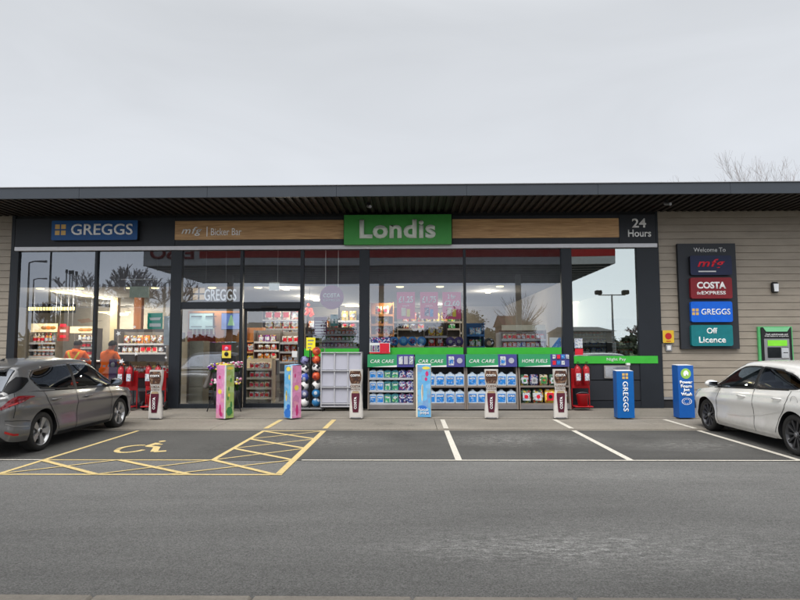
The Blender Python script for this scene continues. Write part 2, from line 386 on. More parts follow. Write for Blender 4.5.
for t, b_ in (((441,421),(461,460)),((556,421),(630,461)),((672,421),(798,463))):
    X = (G(*t).x+G(*b_).x)/2; mb = MB(); strip(mb, (X,LINE_Y+.03), (X,KERB_Y-.11), .095, .005); strip(mb, (X,KERB_Y+.03), (X,PAVE_Y-.22), .095, .027); struct(mb, 'bay_line', M_WL)
YB = G(150,474.5).y
def ystrip(mb, a, b, wd): strip(mb, gp(a), gp(b), wd, .0095)
mb = MB()
XL = (G(138,430).x+G(2,474).x)/2; XA = (G(266,430).x+G(213,459.5).x)/2; XB = (G(322,430).x+G(283,474).x)/2
yT, yM = KERB_Y-.11, LINE_Y+.02
strip(mb, (XL,yT),(XL,YB), .07, .0090)
strip(mb, (XL-.05,YB),(XB+.05,YB), .062, .0100)
strip(mb, (XL,yM),(XA,yM), .055, .0110)
strip(mb, (XA,yM),(XA,yT), .07, .0120)
strip(mb, (XB,YB+.04),(XB,yT), .095, .0130)
strip(mb, (XA,yT-.03),(XB,yT-.03), .05, .0140)
k = 0
def z2(mb, a, b, wd):
    global k; k += 1; strip(mb, a, b, wd, .0142+.0004*k)
# cross hatching between the two yellow rails and along the front band
n = 3; ys = [yT-.05-(yT-.05-yM)*i/n for i in range(n+1)]
for i in range(n):
    z2(mb, (XA,ys[i]),(XB,ys[i+1]), .075); z2(mb, (XA,ys[i+1]),(XB,ys[i]), .045)
xs = [XB+(XL-.05-XB)*i/4 for i in range(5)]
z2(mb, (XA,yM),(XB-.05,YB), .08); z2(mb, (XB,yM),(xs[1]-.5,YB), .045)
xq = [G(213,459.5).x, G(120,459.5).x, G(42,459.5).x]; xb = [G(190,474).x, G(97,474).x, XL]
z2(mb, (xq[1],yM),(G(190,474).x,YB), .08); z2(mb, (xq[0],yM),(G(97,474).x,YB), .045)
z2(mb, (xq[2],yM),(G(97,474).x,YB), .08); z2(mb, (xq[1],yM),(XL,YB), .045)
struct(mb, 'hatched_marking', M_YEL)
# stubs of the yellow rails on the kerb strip
mb = MB()
for X in (XA, XB): strip(mb, (X,KERB_Y+.03),(X,PAVE_Y-.25), .10, .027)
struct(mb, 'hatched_marking', M_YEL)
# wheelchair symbol, seen lying sideways in the bay
mb = MB(); sx, sy = G(143.5,448).x, G(143.5,448).y; S = .52
def sym(p): return (sx+p[0]*S, sy+p[1]*S*1.6)
def symline(pts, wd, k0):
    for i in range(len(pts)-1): strip(mb, sym(pts[i]), sym(pts[i+1]), wd, .006+.0003*(k0+i))
arc = [(-.25+.42*math.cos(R(a)), -.1+.40*math.sin(R(a))) for a in range(80,345,11)]
symline(arc, .085, 0); k_=0; symline([(.05,.62),(-.02,.2),(.35,.12),(.62,-.42),(.95,-.35)], .11, 26); symline([(-.02,.42),(.32,.42)], .08, 32)
head = [sym((.06+.11*math.cos(2*math.pi*i/12), .80+.09*math.sin(2*math.pi*i/12))) for i in range(12)]
mb.add([(a,b,.006) for a,b in head], [tuple(range(12))]); struct(mb, 'disabled_bay_symbol', M_YEL)

# ------------------------------------------------------------------ the shop building
BASE_Z = .045
X0, X1 = Wx(12,320), Wx(659,320)                 # glazed front between these
XLo, XRo = -17.0, 16.5
bld = root('shop_building', ((X0+X1)/2, 0, BASE_Z), 'long single-storey filling station shop with glazed front, tan boarding and deep flat roof', 'building')
ZS = Wz(400,213.5,0); FY = G(400,195.2,ZS).y                              # soffit height and fascia line
mb = MB()
for k_ in range(11): mb.box(XLo+k_*3.05,XLo+k_*3.05+3.046,FY,FY+.05,ZS-.02,Wz(400,185.0,FY),0,.003)
mb.box(XLo,XRo,FY+.05,10.6,ZS+.11,Wz(400,185.0,FY)-.03); mb.build('roof', [M_FASC], bld)
mb = MB().box(XLo,XRo,FY-.03,FY+.06,Wz(400,185.0,FY),Wz(400,184.2,FY),0,.003); mb.build('roof_edge_trim', M_GREY, bld)
M_SOF = pm('soffit_metal', (.026,.021,.018), .6, 0, .12, 1.2)
mb = MB().box(XLo,XRo,FY+.05,0,ZS+.05,ZS+.09); x = XLo
while x < XRo:
    mb.box(x,x+.085,FY+.05,-.02,ZS-.01,ZS+.05,0,.004); x += .19
mb.build('soffit', M_SOF, bld)
# boarding
M_CLAD = pm('tan_board', (.295,.256,.207), .6, 0, .10, 1.3, .12, 40, stretch=(1,1,5.4), dirt=.18)
def cladding(xa, xb, nm):
    mb = MB(); z = .33; H = .187
    while z < ZS:
        z1 = min(z+H, ZS+.04)
        pts = [(-.020,z),(-.004,z1-.012),(.012,z1-.012),(.012,z1),(.05,z1),(.05,z)]
        mb.add([(xa,a,b) for a,b in pts]+[(xb,a,b) for a,b in pts], [(0,1,7,6),(1,2,8,7),(2,3,9,8),(3,4,10,9),(5,0,6,11)], 0)
        z = z1
    return mb.build(nm, M_CLAD, bld)
cladding(XLo, X0-.08, 'cladding'); cladding(X1+.03, XRo, 'cladding')
for a, b in ((XLo,X0-.08),(X1+.03,XRo)):
    MB().box(a,b,.0,.10,BASE_Z,.26).build('plinth', M_DARK, bld)
    MB().box(a,b,-.035,.05,.26,.325,0,.004).build('plinth_trim', M_GREY, bld)
    MB().box(a,b,.05,.25,.26,ZS+.1).build('wall', M_DARK, bld)
mb = MB().box(X0-.085,X0+.005,-.055,.05,BASE_Z,ZS,0,.004); mb.build('corner_post', M_ANTH, bld)
mb = MB().box(X1-.02,X1+.035,-.055,.05,BASE_Z,ZS,0,.004); mb.build('corner_post', M_ANTH, bld)
# fascia band above the windows
zt0 = Wz(400,248.8,-.1); zt1 = Wz(400,244.8,-.1)
MB().box(X0+.05,X1-.02,-.115,.02,zt0,zt1,0,.006).build('silver_trim', M_SILV, bld)
mb = MB(); edges = [X0+.005, Wx(176,230), Wx(344,230), Wx(452,230), Wx(618,230), X1-.02]
for a, b in zip(edges[:-1], edges[1:]): mb.box(a+.004,b-.004,-.05,.05,zt1+.0,Wz(400,216,-.05),0,.004)
mb.build('fascia_panel', M_ANTH2, bld)
MB().box(X0,X1,.0,.1,Wz(400,217,0),ZS+.1).build('upper_wall', M_DARK, bld)
# timber band
M_TIM = None
def timber():
    m, nt, b = nodes('timber_band'); N = nt.nodes; L = nt.links
    tc = N.new('ShaderNodeTexCoord'); mp = N.new('ShaderNodeMapping'); mp.inputs['Scale'].default_value = (.6,1,9); L.new(tc.outputs['Object'], mp.inputs[0])
    n = N.new('ShaderNodeTexNoise'); n.inputs['Scale'].default_value = 2.2; n.inputs['Detail'].default_value = 8; n.inputs['Distortion'].default_value = 1.2; L.new(mp.outputs[0], n.inputs['Vector'])
    c = N.new('ShaderNodeValToRGB'); c.color_ramp.elements[0].position = .3; c.color_ramp.elements[0].color = (.33,.175,.068,1); c.color_ramp.elements[1].position = .72; c.color_ramp.elements[1].color = (.60,.37,.165,1)
    L.new(n.outputs['Fac'], c.inputs[0]); L.new(c.outputs[0], b.inputs['Base Color']); b.inputs['Roughness'].default_value = .5
    return m
M_TIM = timber()
za, zb = Wz(400,238.5,-.08), Wz(400,219.5,-.08)
for a, b in ((Wx(176,230),Wx(344,230)),(Wx(452,230),Wx(618,230))):
    mb = MB(); mb.box(a,b,-.075,-.051,za,zb,0,.003); mb.build('timber_band', M_TIM, bld)

# glazing
ZT = Wz(400,249,0)
posts = [(12,18),(94.6,97.2),(171,182),(240.3,243.2),(300.5,304),(359.5,369.5),(463.5,466),(561.5,572),(637,659)]
zb_ = BASE_Z
for i, (a, b) in enumerate(posts):
    if i == 3: z0 = zb_
    else: z0 = zb_
    MB().box(Wx(a,300),Wx(b,300),-.06,.08,z0,zt0,0,.005).build('window_post', M_ANTH, bld)
segs = [(18,94.6),(97.2,171),(182,240.3),(243.2,300.5),(304,359.5),(369.5,463.5),(466,561.5),(572,637)]
zsill = [Wz(60,404,0)]*2+[Wz(60,404,0)]*5+[Wz(600,364,0)]
zhead = ZT
for i, (a, b) in enumerate(segs):
    xa, xb = Wx(a,300), Wx(b,300)
    MB().box(xa,xb,-.05,.07,ZT-.01,zt0,0,.004).build('window_head', M_ANTH, bld)
    if i != 7:
        if i != 3: MB().box(xa,xb,-.05,.07,zb_,zsill[i],0,.004).build('window_sill', M_ANTH, bld)
        if i == 3:
            zd = Wz(270,309,0); MB().quad((xa,.005,Wz(270,302,0)),(xb,.005,Wz(270,302,0)),(xb,.005,ZT-.01),(xa,.005,ZT-.01)).build('glass_pane', M_GLASS, bld)
        elif i == 2:
            zq = Wz(210,302,0); zr = Wz(210,309,0)
            MB().box(xa,xb,-.05,.07,zr,zq,0,.004).build('transom', M_ANTH, bld)
            MB().quad((xa,.005,zsill[i]),(xb,.005,zsill[i]),(xb,.005,zr),(xa,.005,zr)).build('glass_pane', M_GLASS, bld)
            MB().quad((xa,.005,zq),(xb,.005,zq),(xb,.005,ZT-.01),(xa,.005,ZT-.01)).build('glass_pane', M_GLASS, bld)
        else:
            MB().quad((xa,.005,zsill[i]),(xb,.005,zsill[i]),(xb,.005,ZT-.01),(xa,.005,ZT-.01)).build('glass_pane', M_GLASS, bld)
    else:
        z = Wz(600,356,0)
        MB().quad((xa,.005,z),(xb,.005,z),(xb,.005,ZT-.01),(xa,.005,ZT-.01)).build('glass_pane', M_GLASS2, bld)
# thin glazing joint in the first window
# green bands
for a, b, y0, y1, nm in ((304,359.5,348.5,357,'x'),(369.5,463.5,347.5,354.5,'x'),(466,561.5,347.5,354.5,'x')):
    pbox(MB(), a, y0, b, y1, -.03, .033).build('green_band', M_GREEN, bld)
ng = pbox(MB(), 574, 356, 658, 363.5, -.075, .07, 0, .003).build('green_band', M_GREEN, bld)
c = W(616.3,359.6,-.077); text('lettering', 'Night Pay', M_WHITE, c, h=.095, w=Wx(626,360)-Wx(607,360), parent=ng, bold=.0, space=1.05)
# panels under the night pay window
xa, xb = Wx(572,380), Wx(659,380)-.03
for (y0, y1) in ((363.5,380),(380.4,400.5)):
    xm = Wx(640,380)
    z0, z1 = Wz(610,y1,-.03), Wz(610,y0,-.03)
    MB().box(xa,xm-.004,-.03,.06,z0+.004,z1-.004,0,.004).box(xm+.004,xb,-.03,.06,z0+.004,z1-.004,0,.004).build('lower_panel', M_ANTH2, bld)
MB().box(xa,xb,-.045,.06,BASE_Z,Wz(610,401,-.03),0,.004).build('window_sill', M_ANTH, bld)
MB().box(xa,xb,.061,.09,BASE_Z,Wz(610,356,0)).build('lower_wall', M_DARK, bld)
# sliding door
xa, xb = Wx(243.2,360), Wx(300.5,360); zh = Wz(270,302.2,0); zd = Wz(270,309,0)
MB().box(xa,xb,-.09,.08,zd,zh,0,.008).build('door_header', M_ANTH, bld)
mb = MB(); mb.box(Wx(262,308),Wx(278,308),-.12,-.09,zd+.02,zd+.08,0,.01); mb.build('door_sensor', M_BLACK, bld)
mb = MB(); xm = (xa+xb)/2
for a, b in ((xa+.01,xa+.08),(xb-.08,xb-.01),): mb.box(a,b,.01,.06,BASE_Z+.02,zd,0,.003)
mb.box(xa+.08,xb-.08,.01,.06,BASE_Z+.02,BASE_Z+.12,0,.003).box(xa+.08,xb-.08,.01,.06,zd-.06,zd,0,.003)
dr = mb.build('sliding_door', M_ANTH, bld)
MB().quad((xa+.08,.035,BASE_Z+.12),(xb-.08,.035,BASE_Z+.12),(xb-.08,.035,zd-.06),(xa+.08,.035,zd-.06)).build('door_glass', M_GLASS, dr)
MB().box(xb-.14,xb-.12,-.03,.01,1.0,1.35,0,.004).build('handle', M_CHROME, dr)
MB().box(xa,xb,-.08,.1,BASE_Z-.005,BASE_Z+.018).build('threshold', M_GREY, bld)

# interior shell
IY = 10.0; IC = 3.35
M_INW = pm('inner_wall', (.26,.235,.20), .8); M_CEIL = pm('ceiling_tile', (.20,.195,.19), .9); M_FLT = pm('floor_tile', (.22,.21,.20), .35, 0, .1, 1)
struct(MB().box(XLo+.3,X1-.1,.1,IY,-.02,BASE_Z-.006), 'floor', M_FLT)
MB().box(XLo+.2,X1,IY,IY+.15,0,ZS).build('back_wall', M_INW, bld)
MB().box(XLo+.2,XLo+.3,.26,IY,0,ZS).build('side_wall', M_INW, bld)
MB().box(X1-.03,X1+.05,.09,IY,0,ZS).build('side_wall', M_INW, bld)
MB().box(XLo+.3,X1-.03,1.15,IY,IC,IC+.05).build('shop_ceiling', M_CEIL, bld)
MB().box(XLo+.3,X1-.03,1.1,1.15,IC,ZS).build('bulkhead', pm('bulkhead_dark', (.20,.20,.21), .7), bld)
MB().box(X0+.03,X1-.03,.1,1.1,ZS-.3,ZS-.25).build('void_lining', M_DARK, bld)
MB().box(Wx(566,300)-.03,Wx(566,300)+.05,.3,IY,0,IC).build('partition', M_INW, bld)
# ceiling lights
M_LIT = pm('ceiling_lamp_glow', (1.0,.86,.46), .5, 0, 0, 1, emit=1.7)
lamps = [(64,292,1),(84.5,295,1),(104,298,1),(108,312.5,1),(118,314.5,1),(352,305.5,1.2),(532,304.5,1.3),(545,309.5,1.2),(555,306.5,1),(578,302.5,.8),(306,297,.5),(316,300,.5),(286,289,.4),(488,292,.4),(436,305,.4),(128,312,.3)]
fitting = None
for i, (px, py, s) in enumerate(lamps):
    p = G(px, py, IC-.03)
    if p.y > IY-.6: p = W(px, py, IY-1.2); 
    hw = .17*s*(p.y+15.75)/19
    mb = MB().box(p.x-hw, p.x+hw, p.y-.42*s, p.y+.42*s, p.z-.02, p.z+.025, 0)
    o = mb.build('ceiling_light', M_LIT); 
    if p.z < IC-.1: MB().tube([(p.x,p.y,p.z+.05),(p.x,p.y,IC)], .008, 6).build('hanger', M_GREY, o)
    pl_ = bpy.data.lights.new('ceiling_lamp', 'POINT'); pl_.energy = 85 if p.y < IY-2 else 120; pl_.color = (1,.90,.74); pl_.shadow_soft_size = .04
    lo = bpy.data.objects.new('ceiling_lamp', pl_); COL.objects.link(lo); lo.location = (p.x,p.y,p.z-.30); lo['kind'] = 'helper'
    tag(o, 'lit rectangular ceiling light glowing warm white inside the shop' , 'ceiling light', 'lit ceiling lights inside the shop')
    MB().box(p.x-hw-.02, p.x+hw+.02, p.y-.44*s, p.y+.44*s, p.z+.026, p.z+.05).build('frame', M_WHITE, o)

# fill lights added along the front ceiling edge to brighten the stock
for px in (40,80,130,155,212,258,332,400,440,500):
    q = W(px,290,1.32); z = IC-.02
    o = MB().lathe([(0,z-.01),(.09,z-.01),(.11,z),(.11,z+.02)], (q.x,1.32,0), 18).build('added_fill_light', M_LIT); tag(o, 'small round fill light added along the front edge of the shop ceiling', 'added_fill_light', 'added round fill lights behind the windows')
    pl_ = bpy.data.lights.new('added_fill_spot', 'SPOT'); pl_.energy = 190; pl_.color = (1,.91,.76); pl_.shadow_soft_size = .06; pl_.spot_size = R(110); pl_.spot_blend = .6
    lo = bpy.data.objects.new('added_fill_spot', pl_); COL.objects.link(lo); lo.location = (q.x,1.30,z-.05); lo.rotation_euler = (R(38),0,0); lo['kind'] = 'helper'

# ------------------------------------------------------------------ signs
M_BLUE = pm('sign_blue', (.008,.075,.24), .45, 0, .05); M_BLUE2 = pm('bright_blue', (.010,.13,.55), .35, 0, .05)
M_GOLD = pm('logo_gold', (.62,.40,.12), .4)
M_SGREEN = pm('sign_green', (.045,.28,.050), .45, 0, .05); M_PALE = pm('sign_letter_pale', (.62,.68,.60), .5, 0, .03)
def squares(nm, cx, cz, s, Y, parent, mat=None):
    mb = MB()
    for dx in (-1,1):
        for dz in (-1,1): mb.box(cx+dx*s*.56-s*.42, cx+dx*s*.56+s*.42, Y-.006, Y, cz+dz*s*.56-s*.42, cz+dz*s*.56+s*.42)
    return mb.build(nm, mat or M_GOLD, parent)
def plate(name, px, Y, dep, mats, label, cat, r=.0, side=1, group=None):
    x0, x1, z0, z1 = prect(*px, Y); t = root(name, ((x0+x1)/2, Y+dep, z0), label, cat, group)
    mb = MB().prism(rrect(x0,x1,z0,z1,r) if r else [(x0,z0),(x1,z0),(x1,z1),(x0,z1)], Y, Y+dep, 0, side=min(side,len(mats)-1))
    mb.build('panel', mats, t); return t, x0, x1, z0, z1
# blue bakery sign
t, x0, x1, z0, z1 = plate('fascia_sign', (51.5,220.5,137.5,240), -.19, .13, [M_BLUE, M_BLACK], 'long blue GREGGS sign on the dark fascia above the left windows', 'sign', .03)
c = W(102,229.3,-.192); text('lettering', 'GREGGS', M_LETTER, c, h=.30, w=Wx(132.5,230,-.19)-Wx(71,230,-.19), parent=t, ext=.012, bold=.010)
q = W(60.5,229.8,-.192); squares('logo', q.x, q.z, .145, -.192, t)
# green shop sign
t, x0, x1, z0, z1 = plate('fascia_sign', (344,214.7,451.5,244.3), -.26, .2, [M_SGREEN, M_SGREEN], 'large green Londis sign at the middle of the fascia', 'sign', 0)
c = W(397.5,229,-.262); text('lettering', 'Londis', M_PALE, c, space=1.06, h=.50, w=Wx(435.5,229,-.26)-Wx(359.5,229,-.26), parent=t, ext=.02, bold=.034)
# brand lettering on the timber
def letters(name, s, px, Y, mat, label, cat='sign lettering', h=None, **k):
    x0, x1, z0, z1 = prect(*px, Y); c = ((x0+x1)/2, Y, (z0+z1)/2)
    o = text(name, s, mat, c, h=h or (z1-z0), w=x1-x0, **k); tag(o, label, cat); return o
letters('brand_lettering', 'mfg', (181.5,226.8,202,236), -.083, M_LETTER, 'slanted white mfg lettering at the left end of the left timber band', shear=.3, bold=.012, space=1.15)
mb = MB(); c = W(207,231.5,-.08); mb.box(c.x-.012,c.x+.012,-.083,-.075,c.z-.13,c.z+.13); tag(mb.build('divider_bar', M_LETTER), 'thin upright white bar between mfg and Bicker Bar on the timber band', 'divider bar')
letters('place_lettering', 'Bicker Bar', (211,228.2,241.5,235.3), -.083, M_LETTER, 'small pale Bicker Bar lettering on the left timber band')
letters('hours_lettering', '24', (632,218.3,646,227.5), -.058, M_LETTER, 'large pale number 24 above the word Hours at the right end of the fascia', bold=.02)
letters('hours_lettering', 'Hours', (628,229.5,651,236.8), -.058, M_LETTER, 'pale word Hours under the 24 on the right end of the fascia', bold=.015)

# totem board on the boarding
t, x0, x1, z0, z1 = plate('directory_board', (679.3,243.5,737.5,349), -.12, .095, [M_ANTH2, M_ANTH], 'tall dark Welcome To board carrying four coloured plates on the tan boarding', 'sign board')
c = W(709.5,249.8,-.122); text('lettering', 'Welcome To', M_LGREY, c, h=.115, w=Wx(725,250,-.12)-Wx(693,250,-.12), parent=t, bold=.008)
M_NAVY = pm('plate_navy', (.018,.024,.060), .5, spec=.2); M_MAR = pm('plate_maroon', (.20,.018,.025), .5, spec=.2); M_TEAL = pm('plate_teal', (.010,.17,.19), .5, spec=.2)
M_CBLUE = pm('plate_blue', (.008,.12,.62), .5, spec=.2); M_REDL = pm('logo_red', (.66,.02,.04), .4)
rows = [(255.5,275,M_NAVY),(277.5,298.5,M_MAR),(301.5,322,M_CBLUE),(325,346,M_TEAL)]
for i, (a, b, m) in enumerate(rows):
    x0, x1, z0, z1 = prect(690.3+i*.4, a, 731.8+i*.4, b, -.21)
    p = MB().prism(rrect(x0,x1,z0,z1,.05), -.21, -.12, 0, side=1).build('plate', [m, M_BLACK if i == 0 else m], t)
    cx, cz = (x0+x1)/2, (z0+z1)/2; Y = -.211
    if i == 0:
        text('lettering', 'mfg', M_REDL, (cx,Y,cz+.03), h=.27, w=.70, parent=p, bold=.018, shear=.3, space=1.15)
        MB().box(cx-.33,cx+.12,Y-.005,Y,cz-.175,cz-.145).build('strapline', M_LGREY, p)
    elif i == 1:
        text('lettering', 'COSTA', M_LETTER, (cx,Y,cz+.07), h=.18, w=.74, parent=p, bold=.04)
        text('lettering', 'EXPRESS', M_LETTER, (cx+.05,Y,cz-.125), h=.09, w=.62, parent=p, bold=.02)
        text('lettering', 'the', M_LETTER, (cx-.33,Y,cz-.125), h=.085, w=.10, parent=p)
    elif i == 2:
        text('lettering', 'GREGGS', M_LETTER, (cx+.10,Y,cz), h=.155, w=.74, parent=p, bold=.012)
        squares('logo', cx-.42, cz, .085, Y, p)
    else:
        text('lettering', 'Off', M_LETTER, (cx,Y,cz+.12), h=.15, w=.27, parent=p, bold=.02)
        text('lettering', 'Licence', M_LETTER, (cx,Y,cz-.11), h=.16, w=.68, parent=p, bold=.02)
# wall light
c = W(774.3,287.5,-.05); t = root('wall_light', (c.x,-.02,c.z-.15), 'small black wall light with pale lens on the boarding above the cash machine', 'wall light')
MB().box(c.x-.085,c.x+.085,-.12,-.02,c.z-.14,c.z+.14,0,.03).build('housing', M_BLACK, t)
MB().prism([(c.x-.05,c.z-.11),(c.x+.05,c.z-.11),(c.x+.062,c.z+.09),(c.x-.062,c.z+.09)], -.145, -.11).build('lens', pm('lens_milky', (.75,.76,.78), .3), t)
# yellow box + keypad
t, x0, x1, z0, z1 = plate('alarm_box', (662.8,330.3,674,342.8), -.10, .075, [pm('alarm_yellow', (.65,.42,.03), .4), M_GREY], 'yellow defibrillator-style box with a red emblem on the boarding beside the welcome board', 'wall box', .02)
t['label'] = 'yellow box with a red emblem fixed to the boarding left of the welcome board'
MB().prism(disc((x0+x1)/2,(z0+z1)/2+.01,.085,16), -.106, -.10).build('emblem', M_RED, t)
MB().box((x0+x1)/2-.06,(x0+x1)/2+.06,-.105,-.10,z0+.03,z0+.05).build('caption', M_RED, t)
t, x0, x1, z0, z1 = plate('keypad', (666,344.5,672,351), -.07, .045, [M_GREY, M_GREY], 'small grey keypad with white face under the yellow box', 'keypad', .02)
MB().box(x0+.03,x1-.03,-.075,-.07,z0+.03,z1-.03,0,.004).build('face', M_WHITE, t)
# cash machine
M_ATMG = pm('machine_green', (.10,.45,.16), .4, emit=0); M_LIME = pm('lime_screen_strip', (.22,.70,.04), .4)
x0, x1, z0, z1 = prect(760.5,326.5,795,389,-.14)
t = root('cash_machine', ((x0+x1)/2,-.02,z0), 'green and black cash machine set in the boarding behind the white car', 'cash machine')
MB().box(x0,x1,-.10,-.02,z0,z1,0,.01).build('surround', M_ATMG, t)
MB().box(x0+.05,x1-.05,-.14,-.10,z0+.05,z1-.02,0,.01).build('fascia', M_BLACK, t)
MB().prism([(x0+.17,z1-.02),(x1-.17,z1-.02),(x1-.12,z1-.0),(x0+.10,z1-.0),(x0+.13,z1-.14),(x1-.15,z1-.14)][:4]+[], -.16,-.14).build('crown', M_ATMG, t)
MB().prism([(x0+.17,z1-.13),(x1-.17,z1-.13),(x1-.09,z1-.01),(x0+.09,z1-.01)], -.155,-.14).build('header', pm('machine_pale_green',(.20,.55,.28),.4), t)
text('lettering', 'Cash withdrawals and', M_LETTER, ((x0+x1)/2,-.142,z1-.20), h=.04, w=.56, parent=t, ext=.003, bold=.01); text('lettering', 'Free balance enquiries', M_LETTER, ((x0+x1)/2,-.142,z1-.25), h=.04, w=.60, parent=t, ext=.003, bold=.01)
MB().box(x0+.10,x1-.13,-.17,-.14,z0+.1,z1-.31,0,.02).build('console', M_GREY, t)
MB().box(x0+.18,x1-.2,-.178,-.17,z1-.50,z1-.35,0,.004).build('sign_strip', M_LIME, t)
MB().box(x0+.17,x0+.50,-.19,-.17,z1-.80,z1-.53,0,.02).build('screen', pm('screen_glass_dark', (.01,.012,.015), .08), t)
mb = MB().box(x1-.36,x1-.17,-.20,-.17,z1-.82,z1-.53,0,.02).build('card_unit', M_CHROME, t)
MB().box(x1-.32,x1-.21,-.207,-.20,z1-.68,z1-.66).build('card_slot', M_BLACK, t)
MB().box(x0+.2,x0+.48,-.22,-.17,z1-1.05,z1-.9,0,.02).build('keypad', M_CHROME, t)
# steel payment tray
t, x0, x1, z0, z1 = plate('payment_tray', (604.3,365.5,630,378.3), -.075, .05, [pm('brushed_steel', (.42,.40,.38), .38, .8, .1, 3), M_GREY], 'brushed steel payment drawer in the panels under the night pay window', 'payment drawer', .01)
MB().box(x0+.03,x1-.03,-.079,-.075,z0+.03,z1-.03,0,.003).build('drawer_front', M_CHROME, t)
c = W(628,364.2,-.1); tag(MB().box(c.x-.05,c.x+.05,-.14,-.03,c.z-.03,c.z+.03,0,.01).build('intercom', M_WHITE), 'tiny white speaker box just under the green night pay band', 'intercom')
# cameras under the soffit
for px, py, lb in ((368.5,206,'small security camera under the soffit above the green shop sign'),(666.5,203.5,'small security camera under the soffit at the right of the 24 Hours lettering')):
    c = G(px, py, ZS-.1); t = root('security_camera', (c.x,c.y,ZS-.01), lb, 'security camera')
    MB().tube([(c.x,c.y,ZS-.012),(c.x,c.y,ZS-.07)], .05, 12).build('mount', M_BLACK, t)
    MB().tube([(c.x-.02,c.y+.05,ZS-.09),(c.x+.05,c.y-.11,ZS-.14)], .038, 12).build('body', M_GREY, t)

# ------------------------------------------------------------------ bollards in printed sleeves
def base_at(px, py): return G(px, py, BASE_Z)
M_SLW = pm('sleeve_white', (.60,.57,.53), .5, 0, .05, dirt=.35); M_SLBR = pm('print_brown', (.09,.04,.024), .5, 0, .6, 9, prt=.5, pscale=24, cols=((.25,.14,.08),(.03,.015,.01),(.35,.24,.16),(.05,.02,.015))); M_SLMR = pm('print_maroon', (.085,.010,.025), .45)
def coffee_sleeve(px, label):
    p = base_at(px, 418.7); t = root('bollard_sleeve', (0,0,0), label, 'bollard cover', 'coffee bollard covers along the pavement'); ORG[t.name] = Vector((0,0,0))
    H = 1.08; prof = lambda h: .146 + .010*math.cos(2*math.pi*(h/H-.04)*1.0) - .022*math.exp(-((h/H-.60)/.10)**2)
    n = 26
    def ring(h, sc=1.0): 
        w_ = prof(h); d = w_*.55
        return [(w_*sc*math.copysign(abs(math.cos(a))**.7, math.cos(a)), d*sc*math.copysign(abs(math.sin(a))**.7, math.sin(a)), h) for a in [2*math.pi*k/28 for k in range(28)]]
    hs = [H*i/n for i in range(n+1)]; vs = []
    for h in hs: vs += ring(h)
    mb = MB(); mb.add(vs, [(i*28+k,i*28+(k+1)%28,(i+1)*28+(k+1)%28,(i+1)*28+k) for i in range(n) for k in range(28)], 0, True)
    mb.add(vs[-28:], [tuple(range(28))], 0)
    mb.build('sleeve', M_SLW, t)
    def decal(nm, z0, z1, wf, m, off=.004, par=None):
        mb = MB(); rws = []
        for i in range(9):
            z = z0+(z1-z0)*i/8; w_ = prof(z)*wf(i/8); d = prof(z)*.55+off
            rws.append([(w_*(-1+2*j/8), -d*(1-.0*abs(-1+2*j/8)**4)-.002, z) for j in range(9)])
        vs = sum(rws, []); mb.add(vs, [(i*9+j,i*9+j+1,(i+1)*9+j+1,(i+1)*9+j) for i in range(8) for j in range(8)], 0, True)
        return mb.build(nm, m, par or t)
    decal('beans_print', .77, 1.05, lambda u: .72+.2*math.sin(math.pi*u), M_SLBR)
    text('lettering', 'COSTA', M_LETTER, (0,-.100,.95), h=.05, w=.22, parent=t, ext=.003, bold=.03)
    text('lettering', 'COSTA', M_SLBR, (0,-.098,.71), h=.055, w=.23, parent=t, ext=.003, bold=.04)
    text('lettering', 'EXPRESS', M_SLBR, (0,-.100,.64), h=.035, w=.22, parent=t, ext=.003, bold=.02)
    decal('cup_lid', .555, .60, lambda u: .66-.1*u, pm('cup_froth', (.40,.30,.17), .5))
    cup = decal('cup_print', .13, .555, lambda u: .40+.34*u, M_SLMR)
    text('cup_lettering', 'COSTA', M_LETTER, (0,-.112,.34), h=.26, w=.055, parent=cup, ext=.003, bold=.03) if False else text('cup_lettering', 'COSTA', M_LETTER, (0,-.114,.34), w=.27, h=.06, parent=cup, ext=.003, bold=.03, rot=R(90))
    MB().prism([(a*.8,b*.8) for a,b in [( .2*math.cos(2*math.pi*k/16), .13*math.sin(2*math.pi*k/16)) for k in range(16)]], -.0, .02, 0, 'xy').build('foot', M_GREY, t)
    t.location = (p.x, p.y+.08, BASE_Z); return t
b0 = coffee_sleeve(154, 'Costa bollard cover with a printed cup beside the red fire point at the left')
def copy_sleeve(px, label):
    p = base_at(px, 418.2); o = dup(b0, (p.x,p.y+.08,BASE_Z), label); o.rotation_euler = (0, R(random.uniform(-1.2,1.2)), R(random.uniform(-9,9))); return o
copy_sleeve(356, 'Costa bollard cover in front of the empty lilac display stand')
copy_sleeve(492, 'Costa bollard cover in front of the third CAR CARE stand')
copy_sleeve(561.5, 'Costa bollard cover in front of the HOME FUELS stand')

